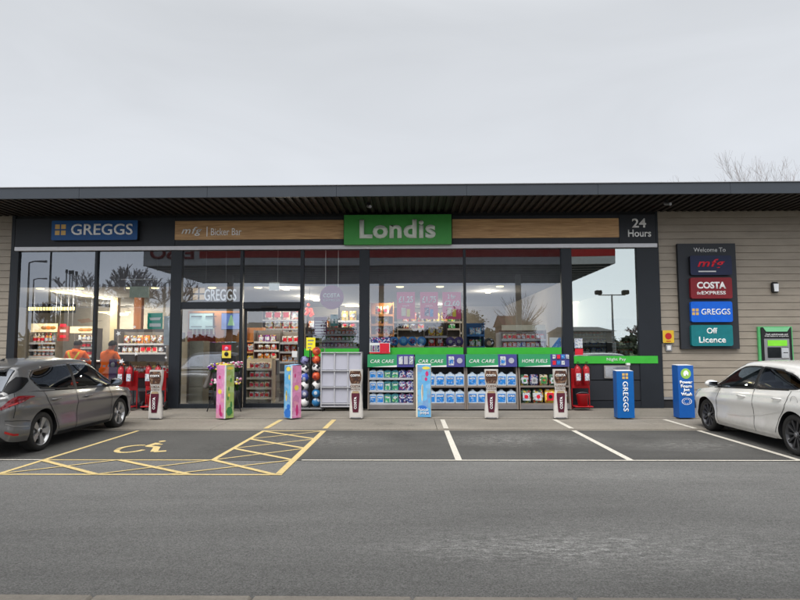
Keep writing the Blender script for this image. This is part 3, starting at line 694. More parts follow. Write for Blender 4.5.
def box_sleeve(px0, px1, py, rot, H, wd, mats, label, deco, round_=.0, dd=None):
    p = base_at((px0+px1)/2, py); t = root('bollard_sleeve', (0,0,0), label, 'bollard cover'); ORG[t.name] = Vector((0,0,0))
    d = dd or wd
    mb = MB(); c = .012
    mb.add([(-wd/2,-d/2,0.01),(wd/2,-d/2,0.01),(wd/2,-d/2,H),(-wd/2,-d/2,H)], [(0,1,2,3)], 0)
    mb.add([(wd/2,-d/2,0.01),(wd/2,d/2,0.01),(wd/2,d/2,H),(wd/2,-d/2,H)], [(0,1,2,3)], 1)
    mb.add([(wd/2,d/2,0.01),(-wd/2,d/2,0.01),(-wd/2,d/2,H),(wd/2,d/2,H)], [(0,1,2,3)], 0)
    mb.add([(-wd/2,d/2,0.01),(-wd/2,-d/2,0.01),(-wd/2,-d/2,H),(-wd/2,d/2,H)], [(0,1,2,3)], 1)
    mb.add([(-wd/2,-d/2,H),(wd/2,-d/2,H),(wd/2,d/2,H+.02),(-wd/2,d/2,H+.02)], [(0,1,2,3)], 2)
    o = mb.build('sleeve', mats, t)
    b = o.modifiers.new('b', 'BEVEL'); b.width = .012; b.segments = 2
    deco(t, wd, d, H); t.location = (p.x, p.y+max(wd,d)*.6, BASE_Z); t.rotation_euler.z = rot; return t
M_PINK = pm('print_pink', (.62,.23,.42), .5, 0, .12, 8, prt=.16, pscale=9, dirt=.25); M_LIMEP = pm('print_lime', (.36,.50,.14), .5, 0, .15, 8, prt=.16, pscale=9, dirt=.25); M_SKYP = pm('print_sky_blue', (.12,.38,.66), .5, 0, .12, 8, prt=.16, pscale=9, dirt=.25)
M_YELP = pm('print_yellow', (.75,.60,.08), .5); M_MAG = pm('print_magenta', (.50,.03,.16), .5); M_DKG = pm('print_dark_green', (.05,.22,.06), .5); M_CREAM = pm('print_cream', (.66,.60,.46), .5); M_ORNG = pm('print_orange', (.70,.20,.05), .5)
def blobs(t, nm, mat, spots, face, wd, d, ext=.004):
    # flat printed shapes on a side of the sleeve; spots = (u, z, radius_u, radius_z)
    for (u, z, ru, rz) in spots:
        mb = MB()
        pts = [(u+ru*math.cos(2*math.pi*k/14)*(1+.15*math.sin(3*k)), z+rz*math.sin(2*math.pi*k/14)) for k in range(14)]
        if face == 'f': mb.prism(pts, -d/2-ext, -d/2-.0005)
        else: mb.add([(wd/2+ext, a, b) for a, b in pts], [tuple(range(14))])
        mb.build(nm, mat, t)
def deco1(t, wd, d, H):
    blobs(t,'flower_print',M_YELP,[(-.03,.60,.055,.055)],'f',wd,d)
    blobs(t,'lolly_print',M_MAG,[(-.01,.20,.03,.12),(.02,.10,.04,.05),(-.04,.92,.03,.04)],'f',wd,d)
    blobs(t,'leaf_print',M_DKG,[(.0,.16,.09,.10),(.05,.30,.03,.08),(-.05,.45,.02,.05),(.03,.85,.025,.05),(-.03,.66,.02,.05)],'s',wd,d)
    blobs(t,'sun_print',M_YELP,[(.0,1.12,.10,.035),(-.02,.52,.03,.04)],'s',wd,d)
    MB().box(wd/2-.02,wd/2+.006,-d/2-.006,-d/2+.02,.01,H).build('corner_strip', M_WHITE, t)
def deco2(t, wd, d, H):
    blobs(t,'water_print',pm('print_blue',(.03,.16,.55),.5),[(.0,.12,.12,.10),(.03,.26,.06,.06),(-.05,.55,.02,.05)],'f',wd,d)
    blobs(t,'lolly_print',M_YELP,[(.02,1.10,.08,.05),(-.05,.50,.025,.12),(.05,.92,.03,.06)],'f',wd,d)
    blobs(t,'sweet_print',M_MAG,[(.02,.18,.035,.13),(-.04,.95,.02,.05)],'s',wd,d)
    blobs(t,'flower_print',M_YELP,[(.0,.68,.06,.06)],'s',wd,d)
    MB().box(wd/2-.02,wd/2+.006,-d/2-.006,-d/2+.02,.01,H).build('corner_strip', M_WHITE, t)
def deco3(t, wd, d, H):
    blobs(t,'water_print',pm('print_blue',(.03,.16,.55),.5),[(-.03,.22,.10,.05),(.09,.10,.03,.04)],'f',wd,d)
    blobs(t,'lolly_print',M_CREAM,[(-.03,.55,.022,.19),(-.02,.60,.015,.15)],'f',wd,d)
    blobs(t,'sweet_print',M_MAG,[(.08,.98,.035,.06),(.06,.86,.03,.04)],'f',wd,d)
    blobs(t,'sun_print',M_YELP,[(.06,1.11,.09,.035)],'f',wd,d)
    text('lettering','loco',M_WHITE,(.0,-d/2-.006,.18),h=.07,w=.22,parent=t,ext=.003,bold=.02); text('lettering','pops',M_WHITE,(.02,-d/2-.006,.09),h=.075,w=.20,parent=t,ext=.003,bold=.02)
    MB().box(-wd/2-.006,-wd/2+.03,-d/2-.006,-d/2+.02,.01,H).build('corner_strip', M_CREAM, t)
box_sleeve(214,231,419,R(-28),1.19,.27,[M_PINK,M_LIMEP,M_YELP],'pink and lime green bollard cover with a yellow flower before the flower stand',deco1)
box_sleeve(283,299,418.8,R(-42),1.18,.27,[M_SKYP,M_PINK,M_SKYP],'sky blue and pink bollard cover between the sliding door and the ball rack',deco2)
box_sleeve(416.8,431.5,418,R(-6),1.18,.33,[M_SKYP,M_CREAM,M_WHITE],'pale blue bollard cover with a lolly print before the second CAR CARE stand',deco3,dd=.2)
M_GB = pm('sleeve_blue', (.005,.105,.36), .35, 0, .04); M_JB = pm('sleeve_blue_jet', (.012,.10,.38), .35, 0, .04)
def deco4(t, wd, d, H):
    text('lettering','GREGGS',M_LETTER,(0,-d/2-.006,.48),w=.66,h=.115,parent=t,ext=.004,bold=.012,rot=R(-90))
    squares('logo',0,.93,.065,-d/2-.005,t)
def deco5(t, wd, d, H):
    mb = MB().prism(disc(0,.98,.115,28), -d/2-.006,-d/2-.001); o = mb.build('round_logo', pm('logo_lime',(.28,.50,.08),.4), t)
    MB().prism([(-.05,.93),(-.01,.93),(.01,.97),(.05,.93),(.06,1.0),(.02,1.05),(-.03,1.04),(-.06,.99)], -d/2-.011,-d/2-.006).build('emblem', M_LETTER, o)
    for i, s in enumerate(('Power','Foam','Jet','Wash')):
        text('lettering', s, M_LETTER, (0,-d/2-.006,.79-.088*i), h=.075, w=(.29,.25,.15,.25)[i], parent=t, ext=.003, bold=.045)
    a = MB()
    for r, w_ in ((.1,.012),(.065,.010)):
        for k in range(24):
            if k % 3 == 2 and r < .08: continue
            A, B = 2*math.pi*k/24, 2*math.pi*(k+1)/24
            a.add([(r*1.15*math.cos(A),-d/2-.004,.37+r*.75*math.sin(A)),(r*1.15*math.cos(B),-d/2-.004,.37+r*.75*math.sin(B)),((r-w_)*1.15*math.cos(B),-d/2-.004,.37+(r-w_)*.75*math.sin(B)),((r-w_)*1.15*math.cos(A),-d/2-.004,.37+(r-w_)*.75*math.sin(A))],[(0,1,2,3)])
    a.build('contactless_mark', M_LETTER, t)
box_sleeve(619.5,636.5,419,0,1.04,.375,[M_GB,M_GB,M_WHITE],'blue GREGGS bollard cover with white upright lettering under the night pay window',deco4,dd=.24)
box_sleeve(681,696.5,418.7,R(4),1.16,.355,[M_JB,M_JB,M_WHITE],'blue Power Foam Jet Wash bollard cover beside the white car',deco5,dd=.26)

# ------------------------------------------------------------------ merchandise stands
M_STAND = pm('stand_taupe', (.20,.165,.14), .6, 0, .06); M_BACK = pm('stand_back_dark', (.045,.045,.05), .7); M_SHELF = pm('shelf_pale', (.43,.43,.45), .5)
M_HGREEN = pm('header_green', (.025,.26,.10), .45, 0, .05); M_HPURP = pm('header_purple', (.05,.05,.22), .45)
M_LILAC = pm('stand_lilac', (.42,.42,.48), .55, 0, .06, 3)
SY = -.62
def stand(pa, pb, head, order, shelves, y_top=354.5):
    xa, xb = Wx(pa,390,SY), Wx(pb,390,SY)
    t = root('display_stand', ((xa+xb)/2, SY+.3, BASE_Z), f'taupe {head} display stand, {order}', 'display stand', 'shelf stands along the shop window')
    zh0, zh1, zb0 = Wz(440,367,SY), Wz(440,y_top,SY), Wz(440,404,SY)
    side = [(SY+.0,BASE_Z+.03),(-.10,BASE_Z+.03),(-.10,zh1-.06),(SY+.30,zh0+.02),(SY+.12,zh0-.02)]
    for x in (xa, xb-.035):
        MB().prism([(a,b) for a,b in side], x, x+.035, 0, 'yz').build('side_panel', M_STAND, t)
    MB().box(xa+.035,xb-.035,-.13,-.10,BASE_Z+.05,zh1-.05).build('back_panel', M_BACK, t)
    MB().box(xa+.035,xb-.035,SY+.01,-.13,BASE_Z+.03,zb0-.02,0,.006).build('base_panel', pm('stand_base_grey', (.17,.16,.16), .6), t)
    xs = xa+(xb-xa)*.62
    h = MB().prism([(SY+.02,zh0),(SY+.34,zh0),(SY+.34,zh1),(SY+.06,zh1)], xa-.005, xs, 0, 'yz').build('header', M_HGREEN, t)
    MB().prism([(SY+.02,zh0),(SY+.34,zh0),(SY+.34,zh1),(SY+.06,zh1)], xs, xb-.02, 0, 'yz').build('picture_panel', M_HPURP, t)
    text('lettering', head, M_LETTER, ((xa+xs)/2, SY+.028, (zh0+zh1)/2-.01), h=.085, w=(xs-xa)*.80, parent=h, ext=.006, bold=0, shear=.2, space=1.08)
    MB().prism([(xa+.1,zh0+.001),(xs,zh0+.001),(xs,zh0+.045),(xa+.5,zh0+.03)], SY+.012, SY+.017).build('wave_stripe', M_WHITE, h)
    for z in shelves:
        ms = M_SHELF if len(shelves) == 3 else M_STAND
        s = MB().box(xa+.035,xb-.035,SY+.08,-.13,z-.012,z).build('shelf', ms, t)
        MB().box(xa+.035,xb-.035,SY+.06,SY+.08,z-.03,z+.018,0,.003).build('price_strip', ms, s)
    return t, xa, xb, zh0, zh1
M_JUG = pm('jug_clear_blue', (.50,.58,.66), .35, 0, .12, 8); M_LBL = pm('label_blue', (.02,.20,.58), .4, 0, .3, 14, prt=.45, pscale=30, cols=((.03,.22,.62),(.45,.55,.66),(.02,.10,.4),(.03,.26,.60))); M_LBLG = pm('label_green', (.05,.30,.16), .4, 0, .3, 14, prt=.8, pscale=30, cols=((.6,.62,.6),(.3,.55,.2),(.05,.2,.15),(.5,.55,.2))); M_LBLN = pm('label_navy', (.02,.035,.16), .4, 0, .4, 14, prt=.8, pscale=30, cols=((.5,.52,.6),(.05,.1,.4),(.5,.5,.55),(.35,.04,.1)))
M_CAPB = pm('cap_blue', (.02,.08,.4), .4); M_LBW = pm('label_white', (.60,.62,.64), .5, 0, .15, 14, prt=.6, pscale=40, cols=((.5,.55,.6),(.1,.2,.5),(.6,.6,.6),(.1,.1,.15))); M_TEALB = pm('bottle_teal', (.05,.20,.24), .3)
def jug(w_, h, d, mats):
    mb = MB(); ww = w_/2
    out = rrect(-ww, ww, 0, h*.86, ww*.30)
    mb.prism(out, -d/2, d/2, 0)
    mb.prism(rrect(-ww*.93, ww*.93, h*.02, h*.84, ww*.28), -d/2-.012, d/2+.012, 0)
    mb.prism([(-ww*.55,h*.85),(ww*.62,h*.85),(ww*.42,h*.93),(-ww*.30,h*.93)], -d*.28, d*.28, 0)
    mb.lathe([(0,h),(ww*.30,h),(ww*.32,h*.92),(0,h*.92)], (ww*.08,0,0), 10, 1)
    mb.box(-ww*.78,ww*.78,-d/2-.016,-d/2-.012,h*.12,h*.70,2)
    mb.box(-ww*.6,ww*.6,-d/2-.018,-d/2-.016,h*.50,h*.62,3)
    return mb.build('bottle', mats, base=(0,0,0))
P = {}
def product(key, mk, name):
    if key not in P: P[key] = [mk(), False]
    return P[key]
def put(key, mk, name, loc, label, cat, group, rz=0):
    q = product(key, mk, name)
    if not q[1]: o = q[0]; q[1] = True
    else: o = q[0].copy(); COL.objects.link(o)
    o.name = name; o.location = loc; o.rotation_euler.z = rz; tag(o, label, cat, group); return o
z3 = [Wz(440,y,SY+.1) for y in (378.5,391,403.5)]
t, xa, xb, h0, h1 = stand(367.5, 415, 'CAR CARE', 'leftmost of four, with three shelves of small bottles', z3)
n = 6; kinds = ['b','b','g','g','n','n']
for r_, z in enumerate(z3):
    for i in range(n):
        x = xa+.035+(xb-xa-.07)*(i+.5)/n; kd = kinds[i]; row = ('top','middle','bottom')[r_]
        H = (.23,.28,.27)[r_]
        mats = {'b':[M_JUG,M_CAPB,M_LBL,M_LBW],'g':[M_TEALB,M_BLACK,M_LBLG,M_LBW],'n':[M_LBLN,M_BLACK,M_LBLN,M_LBW]}[kd]
        nmn = {'b':'blue','g':'green','n':'navy'}[kd]
        put(f'A{kd}{r_}', lambda: jug(.175,H,.10,mats), 'car_care_bottle', (x,SY+.16,z), f'{nmn} labelled bottle on the {row} shelf of the leftmost CAR CARE stand', 'bottle', 'small bottles on the leftmost stand')
        put(f'A{kd}{r_}x', lambda: jug(.155,H,.10,mats), 'car_care_bottle', (x+.01,SY+.29,z), f'{nmn} labelled bottle, rear row, {row} shelf of the leftmost CAR CARE stand', 'bottle', 'small bottles on the leftmost stand')
z2_ = [Wz(440,386.3,SY+.1), Wz(440,403.8,SY+.1)]
for (pa, pb, od, short) in ((415.5,466,'second of four, behind the pale blue bollard cover','second'),(466.5,518.5,'third of four from the left','third')):
    t, xa, xb, h0, h1 = stand(pa, pb, 'CAR CARE', od, z2_)
    xs = xa+(xb-xa)*.62
    for k, dx in enumerate((.12,.33)):
        j = MB().prism(rrect(xs+dx-.07,xs+dx+.07,h0+.04,h1-.05,.02), SY+.018, SY+.03) if k == 0 else MB().prism(disc(xs+dx,(h0+h1)/2,.07,16), SY+.018, SY+.03)
        j.build('printed_jug' if k == 0 else 'printed_badge', M_LBW if k == 0 else M_LILAC, t)
        if k == 0: MB().box(xs+dx-.045,xs+dx+.045,SY+.012,SY+.018,h0+.09,h0+.18).build('printed_label', M_LBL, t)
    for r_, z in enumerate(z2_):
        for i in range(5):
            x = xa+.030+(xb-xa-.06)*(i+.5)/5
            for back in (0,1):
                put('jug', lambda: jug(.238,.35,.14,[M_JUG,M_JUG,M_LBL,M_LBW]), 'screenwash_jug', (x+random.uniform(-.008,.008)+back*.01, SY+.18+back*.17, z),
                    f'pale blue jug on the {("upper","lower")[r_]} shelf of the {short} CAR CARE stand' + (', rear row' if back else ''), 'jug', 'screenwash jugs on the stands', random.uniform(-.06,.06))
for (xx, zz) in ((.06,0),(.20,0),(.34,0)):
    pass
t, xa, xb, h0, h1 = stand(519.5, 571, 'HOME FUELS', 'rightmost of four, beside the fire point', z2_)
xs = xa+(xb-xa)*.62
for r_ in (0,1):
    for k in range(4 - r_): MB().box(xs+.05+.11*k,xs+.13+.11*k,SY+.014,SY+.02,h0+.05+.15*(1-r_),h0+.15+.15*(1-r_)).build('printed_pack', [M_LBW,M_REDL,M_LBL][(k+r_)%3], t)
def sack(w_, h, d, mats):
    mb = MB(); n = 14; m = 9
    vs = []
    for i in range(m+1):
        u = i/m; z = h*u; s = math.sin(math.pi*min(max(u,.0),1))**.35 if 0 < u < 1 else .0
        for k in range(n):
            a = 2*math.pi*k/n; ca, sa = math.cos(a), math.sin(a)
            wob = 1+.05*math.sin(3*a+4*u)
            vs.append((w_/2*math.copysign(abs(ca)**.6,ca)*(.82+.18*s)*wob, d/2*math.copysign(abs(sa)**.7,sa)*(.12+.88*s)*wob, z))
    mb.add(vs, [(i*n+k,i*n+(k+1)%n,(i+1)*n+(k+1)%n,(i+1)*n+k) for i in range(m) for k in range(n)], 0, True)
    mb.prism(rrect(-w_*.32,w_*.32,h*.22,h*.75,.02), -d/2-.012, -d/2*.9, 1); mb.prism(disc(0,h*.48,w_*.18,14), -d/2-.018, -d/2-.012, 2)
    return mb.build('sack', mats, base=(0,0,0))
M_SKG = pm('sack_green', (.035,.11,.055), .45, 0, .4, 12, prt=.8, pscale=18); M_SKR = pm('sack_red', (.26,.035,.03), .45, 0, .4, 12, prt=.8, pscale=18); M_SKY_ = pm('sack_yellow', (.60,.36,.03), .45, 0, .3, 12, prt=.8, pscale=18); M_SKT = pm('sack_tan', (.30,.25,.17), .5, 0, .3, 12, prt=.8, pscale=18)
row1 = [('g',[M_SKG,M_LBW,M_DKG],'green'),('k',[M_LBLN,M_SHELF,M_GREY],'dark'),('t',[M_SKT,M_DKG,M_SKG],'tan'),('g',[M_SKG,M_LBW,M_DKG],'green'),('t',[M_SKT,M_DKG,M_SKG],'tan')]
for i, (k_, m_, nmn) in enumerate(row1):
    x = xa+.035+(xb-xa-.07)*(i+.5)/5
    put('s1'+k_, lambda: sack(.21,.29,.14,m_), 'fuel_bag', (x,SY+.2,z2_[0]), f'{nmn} bag on the upper shelf of the HOME FUELS stand', 'fuel bag', 'bags on the home fuels stand')
for i, (k_, m_, nmn) in enumerate([('g',[M_SKG,M_LBW,M_REDL],'green'),('g',[M_SKG,M_LBW,M_REDL],'green'),('y',[M_SKY_,M_REDL,M_BLACK],'yellow'),('r',[M_SKR,M_LBW,M_SKR],'red')]):
    x = xa+.035+(xb-xa-.07)*(i+.5)/4
    put('s2'+k_, lambda: sack(.27,.36,.17,m_), 'fuel_bag', (x,SY+.2,z2_[1]), f'large {nmn} bag on the lower shelf of the HOME FUELS stand', 'fuel bag', 'bags on the home fuels stand')
# leftmost stand header pictures
xa, xb = Wx(367.5,390,SY), Wx(415,390,SY); zh = Wz(440,361,SY)
st0 = [o for o in bpy.data.objects if o.name.startswith('display_stand') and 'leftmost' in o.get('label','')][0]
for k in range(3): MB().box(xa+(xb-xa)*.66+.13*k,xa+(xb-xa)*.66+.13*k+.10,SY+.008,SY+.018,zh-.08,zh+.12,0,.002).build('printed_pack', [M_LBW,M_LILAC,M_LBW][k], st0)
# red offer card standing above the first header
x0, x1, z0, z1 = prect(369.5,337.5,390,353.5,-.14)
t = root('offer_card', ((x0+x1)/2,-.14,z0), 'red and white offer card with navy top above the leftmost CAR CARE stand', 'offer card')
MB().box(x0,x1,-.14,-.125,z0,z1-.14).build('lower_half', M_WHITE, t)
MB().box(x0,x1,-.14,-.125,z1-.139,z1).build('top_strip', M_LBLN, t)
MB().box((x0+x1)/2,x1-.02,-.146,-.141,z0+.04,z1-.15).build('red_block', M_REDL, t)
for k in range(4): MB().box(x0+.02+.062*k,x0+.07+.062*k,-.147,-.1415,z0+.05,z1-.2).build('printed_can', M_LBLN if k%2 else M_GREY, t)
MB().box(x0,x1,-.144,-.1405,z0,z0+.035).build('red_edge', M_REDL, t)
text('lettering', '2 FOR £6', M_LETTER, ((x0+x1)/2,-.142,z1-.07), h=.075, w=.42, parent=t, ext=.003, bold=.02) if False else None

# ------------------------------------------------------------------ lilac compartment stand
Y = -.75
xa, xb = Wx(320.5,380,Y), Wx(361.8,380,Y); zt = Wz(341,353.2,Y)
t = root('compartment_stand', ((xa+xb)/2,Y+.2,BASE_Z), 'empty pale lilac stand with nine compartments on castors by the ball rack', 'display stand')
mb = MB().box(xa+.02,xb-.02,Y+.05,Y+.35,.16,zt-.01).build('back_panel', M_LILAC, t)
zb0 = BASE_Z+.13
for i in range(4):
    x = xa+(xb-xa-.03)*i/3; MB().box(x,x+.03,Y-.0,Y+.36,zb0,zt,0,.004).build('upright', M_SHELF, t)
for i in range(3):
    z = zb0+.04+(zt-zb0-.08)*i/3
    MB().add([(xa+.031,Y+.02,z+.04),(xb-.031,Y+.02,z+.04),(xb-.031,Y+.048,z+.04+(zt-zb0)/3-.06),(xa+.031,Y+.048,z+.04+(zt-zb0)/3-.06)],[(0,1,2,3)]).build('sloping_panel', M_LILAC, t)
    MB().box(xa+.031,xb-.031,Y-.02,Y+.04,z,z+.028,0,.004).build('ledge', M_SHELF, t)
MB().box(xa,xb,Y-.012,Y+.37,zt,zt+.025,0,.006).build('top_rail', M_SHELF, t)
MB().box(xa,xb,Y-.012,Y+.37,zb0-.03,zb0,0,.006).build('bottom_rail', M_SHELF, t)
for x in (xa+.05, xb-.05):
    for y in (Y+.04, Y+.31):
        MB().lathe([(0,-.018),(.048,-.018),(.048,.018),(0,.018)], (x,y,BASE_Z+.048), 14, 0, 'x').box(x-.008,x+.008,y-.01,y+.01,BASE_Z+.04,zb0-.02).build('castor', M_BLACK, t)

# ------------------------------------------------------------------ ball rack
Y = -.55
xl, xr = Wx(304.5,380,Y), Wx(316.2,380,Y)
t = root('ball_rack', ((xl+xr)/2,Y,BASE_Z), 'tall black wire rack holding two columns of footballs beside the sliding door', 'ball rack')
zt = Wz(310,349,Y)
MB().box(xl-.22,xr+.22,Y-.16,Y+.16,BASE_Z+.04,BASE_Z+.075,0,.006).build('tray', M_GREY, t)
mb = MB()
for xc in (xl, xr):
    for dx in (-.155,.155):
        mb.tube([(xc+dx,Y-.10,BASE_Z+.07),(xc+dx,Y-.10,zt)], .007, 6); mb.tube([(xc+dx,Y+.12,BASE_Z+.07),(xc+dx,Y+.12,zt)], .007, 6)
mb.build('wire_cage', M_BLACK, t)
MB().tube([(xl-.19,Y+.14,BASE_Z+.03),(xl-.19,Y+.14,zt+.05)], .013, 8).build('post', M_GREY, t)
MB().tube([(xr+.19,Y+.14,BASE_Z+.03),(xr+.19,Y+.14,zt+.05)], .013, 8).build('post', M_GREY, t)
for x in (xl-.18, xr+.18): MB().lathe([(0,-.015),(.04,-.015),(.04,.015),(0,.015)], (x,Y-.1,BASE_Z+.04), 12, 0, 'x').build('castor', M_BLACK, t)
def ball_mat(name, a, b):
    if name in MATS: return MATS[name]
    m, nt, bs = nodes(name); N = nt.nodes; L = nt.links; tc = N.new('ShaderNodeTexCoord'); v = N.new('ShaderNodeTexVoronoi'); v.inputs['Scale'].default_value = 9
    L.new(tc.outputs['Object'], v.inputs[0]); r = N.new('ShaderNodeValToRGB'); r.color_ramp.interpolation = 'CONSTANT'; r.color_ramp.elements[0].color = (*b,1); r.color_ramp.elements[1].position = .40; r.color_ramp.elements[1].color = (*a,1)
    L.new(v.outputs['Distance'], r.inputs[0]); L.new(r.outputs[0], bs.inputs[0]); bs.inputs['Roughness'].default_value = .35; MATS[name] = m; return m
BW = ball_mat('ball_black_white', (.70,.68,.66), (.02,.02,.025)); BO = ball_mat('ball_orange', (.65,.10,.03), (.30,.03,.02)); BB = ball_mat('ball_blue', (.03,.08,.42), (.5,.5,.55)); BT = ball_mat('ball_teal', (.02,.16,.36), (.45,.5,.55)); BN = ball_mat('ball_navy', (.10,.11,.22), (.5,.5,.55)); BL = ball_mat('ball_lilac', (.22,.22,.42), (.05,.05,.12))
colL = [(360.3,BL,'lilac and navy'),(369,BW,'black and white'),(377,BB,'bright blue'),(385.6,BW,'black and white'),(393.8,BN,'navy'),(402.3,BW,'black and white')]
colR = [(351.3,BO,'orange'),(359.5,BO,'orange'),(367.8,BW,'black and white'),(376,BO,'orange'),(385.2,BW,'black and white'),(393.3,BT,'teal blue'),(402.3,BT,'teal blue')]
ordn = ['lowest','second from bottom','third from bottom','fourth from bottom','fifth from bottom','sixth from bottom','topmost']
for side, xc, colm in (('left',xl,colL),('right',xr,colR)):
    for i, (py, m, nm_) in enumerate(reversed(colm)):
        c = W(310,py,Y); o = MB().ball((xc,Y,c.z), .108, 0, 20, 14).build('football', m, base=(xc,Y,c.z)); o.rotation_euler = (i*1.3+xc, i*.7, i*2.1)
        lab = ordn[i] if i < len(colm)-1 else 'topmost'
        tag(o, f'{nm_} football, {lab} in the {side} column of the ball rack', 'football', 'footballs in the rack')
x0, x1, z0, z1 = prect(306.3,337.5,315.3,350.3,Y)
t = root('price_card', ((x0+x1)/2,Y,z0), 'bright yellow price card above the ball rack', 'price card')
MB().box(x0,x1,Y-.01,Y,z0,z1).build('card', pm('card_yellow',(.85,.75,.04),.5), t)
for k in range(3): MB().box(x0+.04,x1-.04-.03*k,Y-.013,Y-.01,z1-.09-.09*k,z1-.06-.09*k).build('printed_line', M_GREY, t)
MB().tube([((x0+x1)/2,Y+.01,z0-.35),((x0+x1)/2,Y+.01,z0+.02)], .006, 6).build('stick', M_GREY, t)

# ------------------------------------------------------------------ fire points
M_XRED = pm('extinguisher_red', (.42,.012,.02), .3, 0, .05, coat=.3)
def fire_point(px0, px1, py0, Y, label, wheels=False, h0=None):
    xa, xb = Wx(px0,385,Y), Wx(px1,385,Y); zt = Wz((px0+px1)/2,py0,Y); wd = xb-xa
    t = root('fire_point', ((xa+xb)/2,Y,BASE_Z), label, 'fire point', 'red fire points by the shop wall')
    mb = MB(); r = .016
    for x in (xa+r, xb-r):
        mb.tube([(x,Y+.16,BASE_Z+.03),(x,Y+.16,zt)], r, 8); mb.tube([(x,Y-.14,BASE_Z+.10),(x,Y+.15,BASE_Z+.10)], r*.8, 8)
    for z in (zt-.02, BASE_Z+.55, BASE_Z+.10): mb.tube([(xa+r,Y+.16,z),(xb-r,Y+.16,z)], r*.9, 8)
    mb.tube([(xa+r,Y-.14,BASE_Z+.10),(xb-r,Y-.14,BASE_Z+.10)], r*.8, 8)
    mb.build('frame', M_RED, t)
    MB().box(xa+.02,xb-.02,Y+.13,Y+.15,zt-.50,zt-.01,0,.01).build('back_plate', M_RED, t)
    MB().box(xa+.02,xb-.02,Y-.13,Y+.13,BASE_Z+.085,BASE_Z+.10).build('tray', M_RED, t)
    n = 2
    ex = []
    for i in range(n):
        x = xa+wd*(.27+.46*i); z = BASE_Z+.62; rr = .085
        e = root('fire_extinguisher', (x,Y,z), f'red extinguisher, {("left","right")[i]} of the pair on the one {label.split("point ")[-1]}', 'fire extinguisher', 'red fire extinguishers on the fire points')
        MB().lathe([(0,z),(rr,z),(rr,z+.40),(rr*.75,z+.46),(rr*.3,z+.49),(rr*.3,z+.52),(0,z+.52)], (x,Y,0), 18).build('cylinder', M_XRED, e)
        MB().box(x-.055,x+.055,Y-.088,Y-.078,z+.12,z+.30).build('label_panel', M_LBW, e)
        MB().box(x-.02,x+.02,Y-.10,Y+.03,z+.52,z+.545,0,.004).box(x-.02,x+.02,Y-.11,Y+.0,z+.56,z+.58,0,.004).build('handle', M_BLACK, e)
        MB().tube([(x+.03,Y-.03,z+.53),(x+.10,Y-.05,z+.46),(x+.10,Y-.06,z+.25),(x+.085,Y-.06,z+.12)], .011, 8).build('hose', M_BLACK, e)
        MB().tube([(x,Y+.08,z+.3),(x,Y+.14,z+.3)], .01, 6).build('bracket', M_BLACK, e)
    bx, bz = (xa+xb)/2, BASE_Z+.10
    bk = root('fire_bucket', (bx,Y,bz), f'red sand bucket at the foot of the fire point {label.split("point ")[-1]}', 'bucket', 'red sand buckets')
    MB().lathe([(0,bz+.01),(.11,bz+.01),(.155,bz+.29),(.165,bz+.30),(.150,bz+.29),(.135,bz+.22),(0,bz+.22)], (bx,Y-.01,0), 20).build('pail', M_RED, bk)
    MB().tube([(bx+.16*math.cos(a),Y-.01-.05*math.sin(a),bz+.29+.06*math.sin(a)) for a in [math.pi*k/8 for k in range(9)]], .005, 6).build('handle', M_GREY, bk)
    if wheels:
        for x in (xa-.03, xb+.03): MB().lathe([(0,-.025),(.085,-.025),(.11,-.015),(.11,.015),(.085,.025),(0,.025)], (x,Y+.12,BASE_Z+.11), 18, 0, 'x').build('wheel', M_BLACK, t)
        MB().tube([(xa-.03,Y+.12,BASE_Z+.11),(xb+.03,Y+.12,BASE_Z+.11)], .012, 8).build('axle', M_GREY, t)
    return t
fire_point(572.8,591.5,368.5,-.55,'red fire point right of the HOME FUELS stand')
fire_point(116,135,371,-.55,'red fire point beside the grey car')
fire_point(143,163.5,371,-.50,'red wheeled fire point behind the leftmost coffee bollard cover', True)

# ------------------------------------------------------------------ flower stand behind the pink cover
Y = -.75; p = base_at(226, 412); fx = Wx(226,380,Y)
t = root('flower_stand', (fx,Y,BASE_Z), 'black splayed-leg stand crowded with bouquets behind the pink and lime bollard cover', 'flower stand')
for dx, dy in ((-.42,-.12),(.42,-.12),(-.12,.22),(.14,.22)):
    MB().tube([(fx+dx*.25,Y+dy*.3,1.15),(fx+dx,Y+dy,BASE_Z+.01)], .014, 8).build('leg', M_BLACK, t)
M_CLOTH = pm('dark_bucket', (.018,.018,.022), .55)
for x, z in ((-.22,.62),(.0,.60),(.22,.62),(-.20,.15),(.22,.15)):
    MB().lathe([(0,z+BASE_Z),(.085,z+BASE_Z),(.125,z+.36+BASE_Z),(.11,z+.36+BASE_Z),(0,z+.30+BASE_Z)], (fx+x,Y,0), 14).build('flower_bucket', M_CLOTH, t)
FLC = [pm('petal_white',(.72,.70,.68),.6), M_PINK, M_MAG, M_YELP, pm('petal_purple',(.16,.04,.34),.6), M_ORNG]
M_LEAF = pm('leaf_green', (.03,.09,.02), .6, 0, .4, 20)
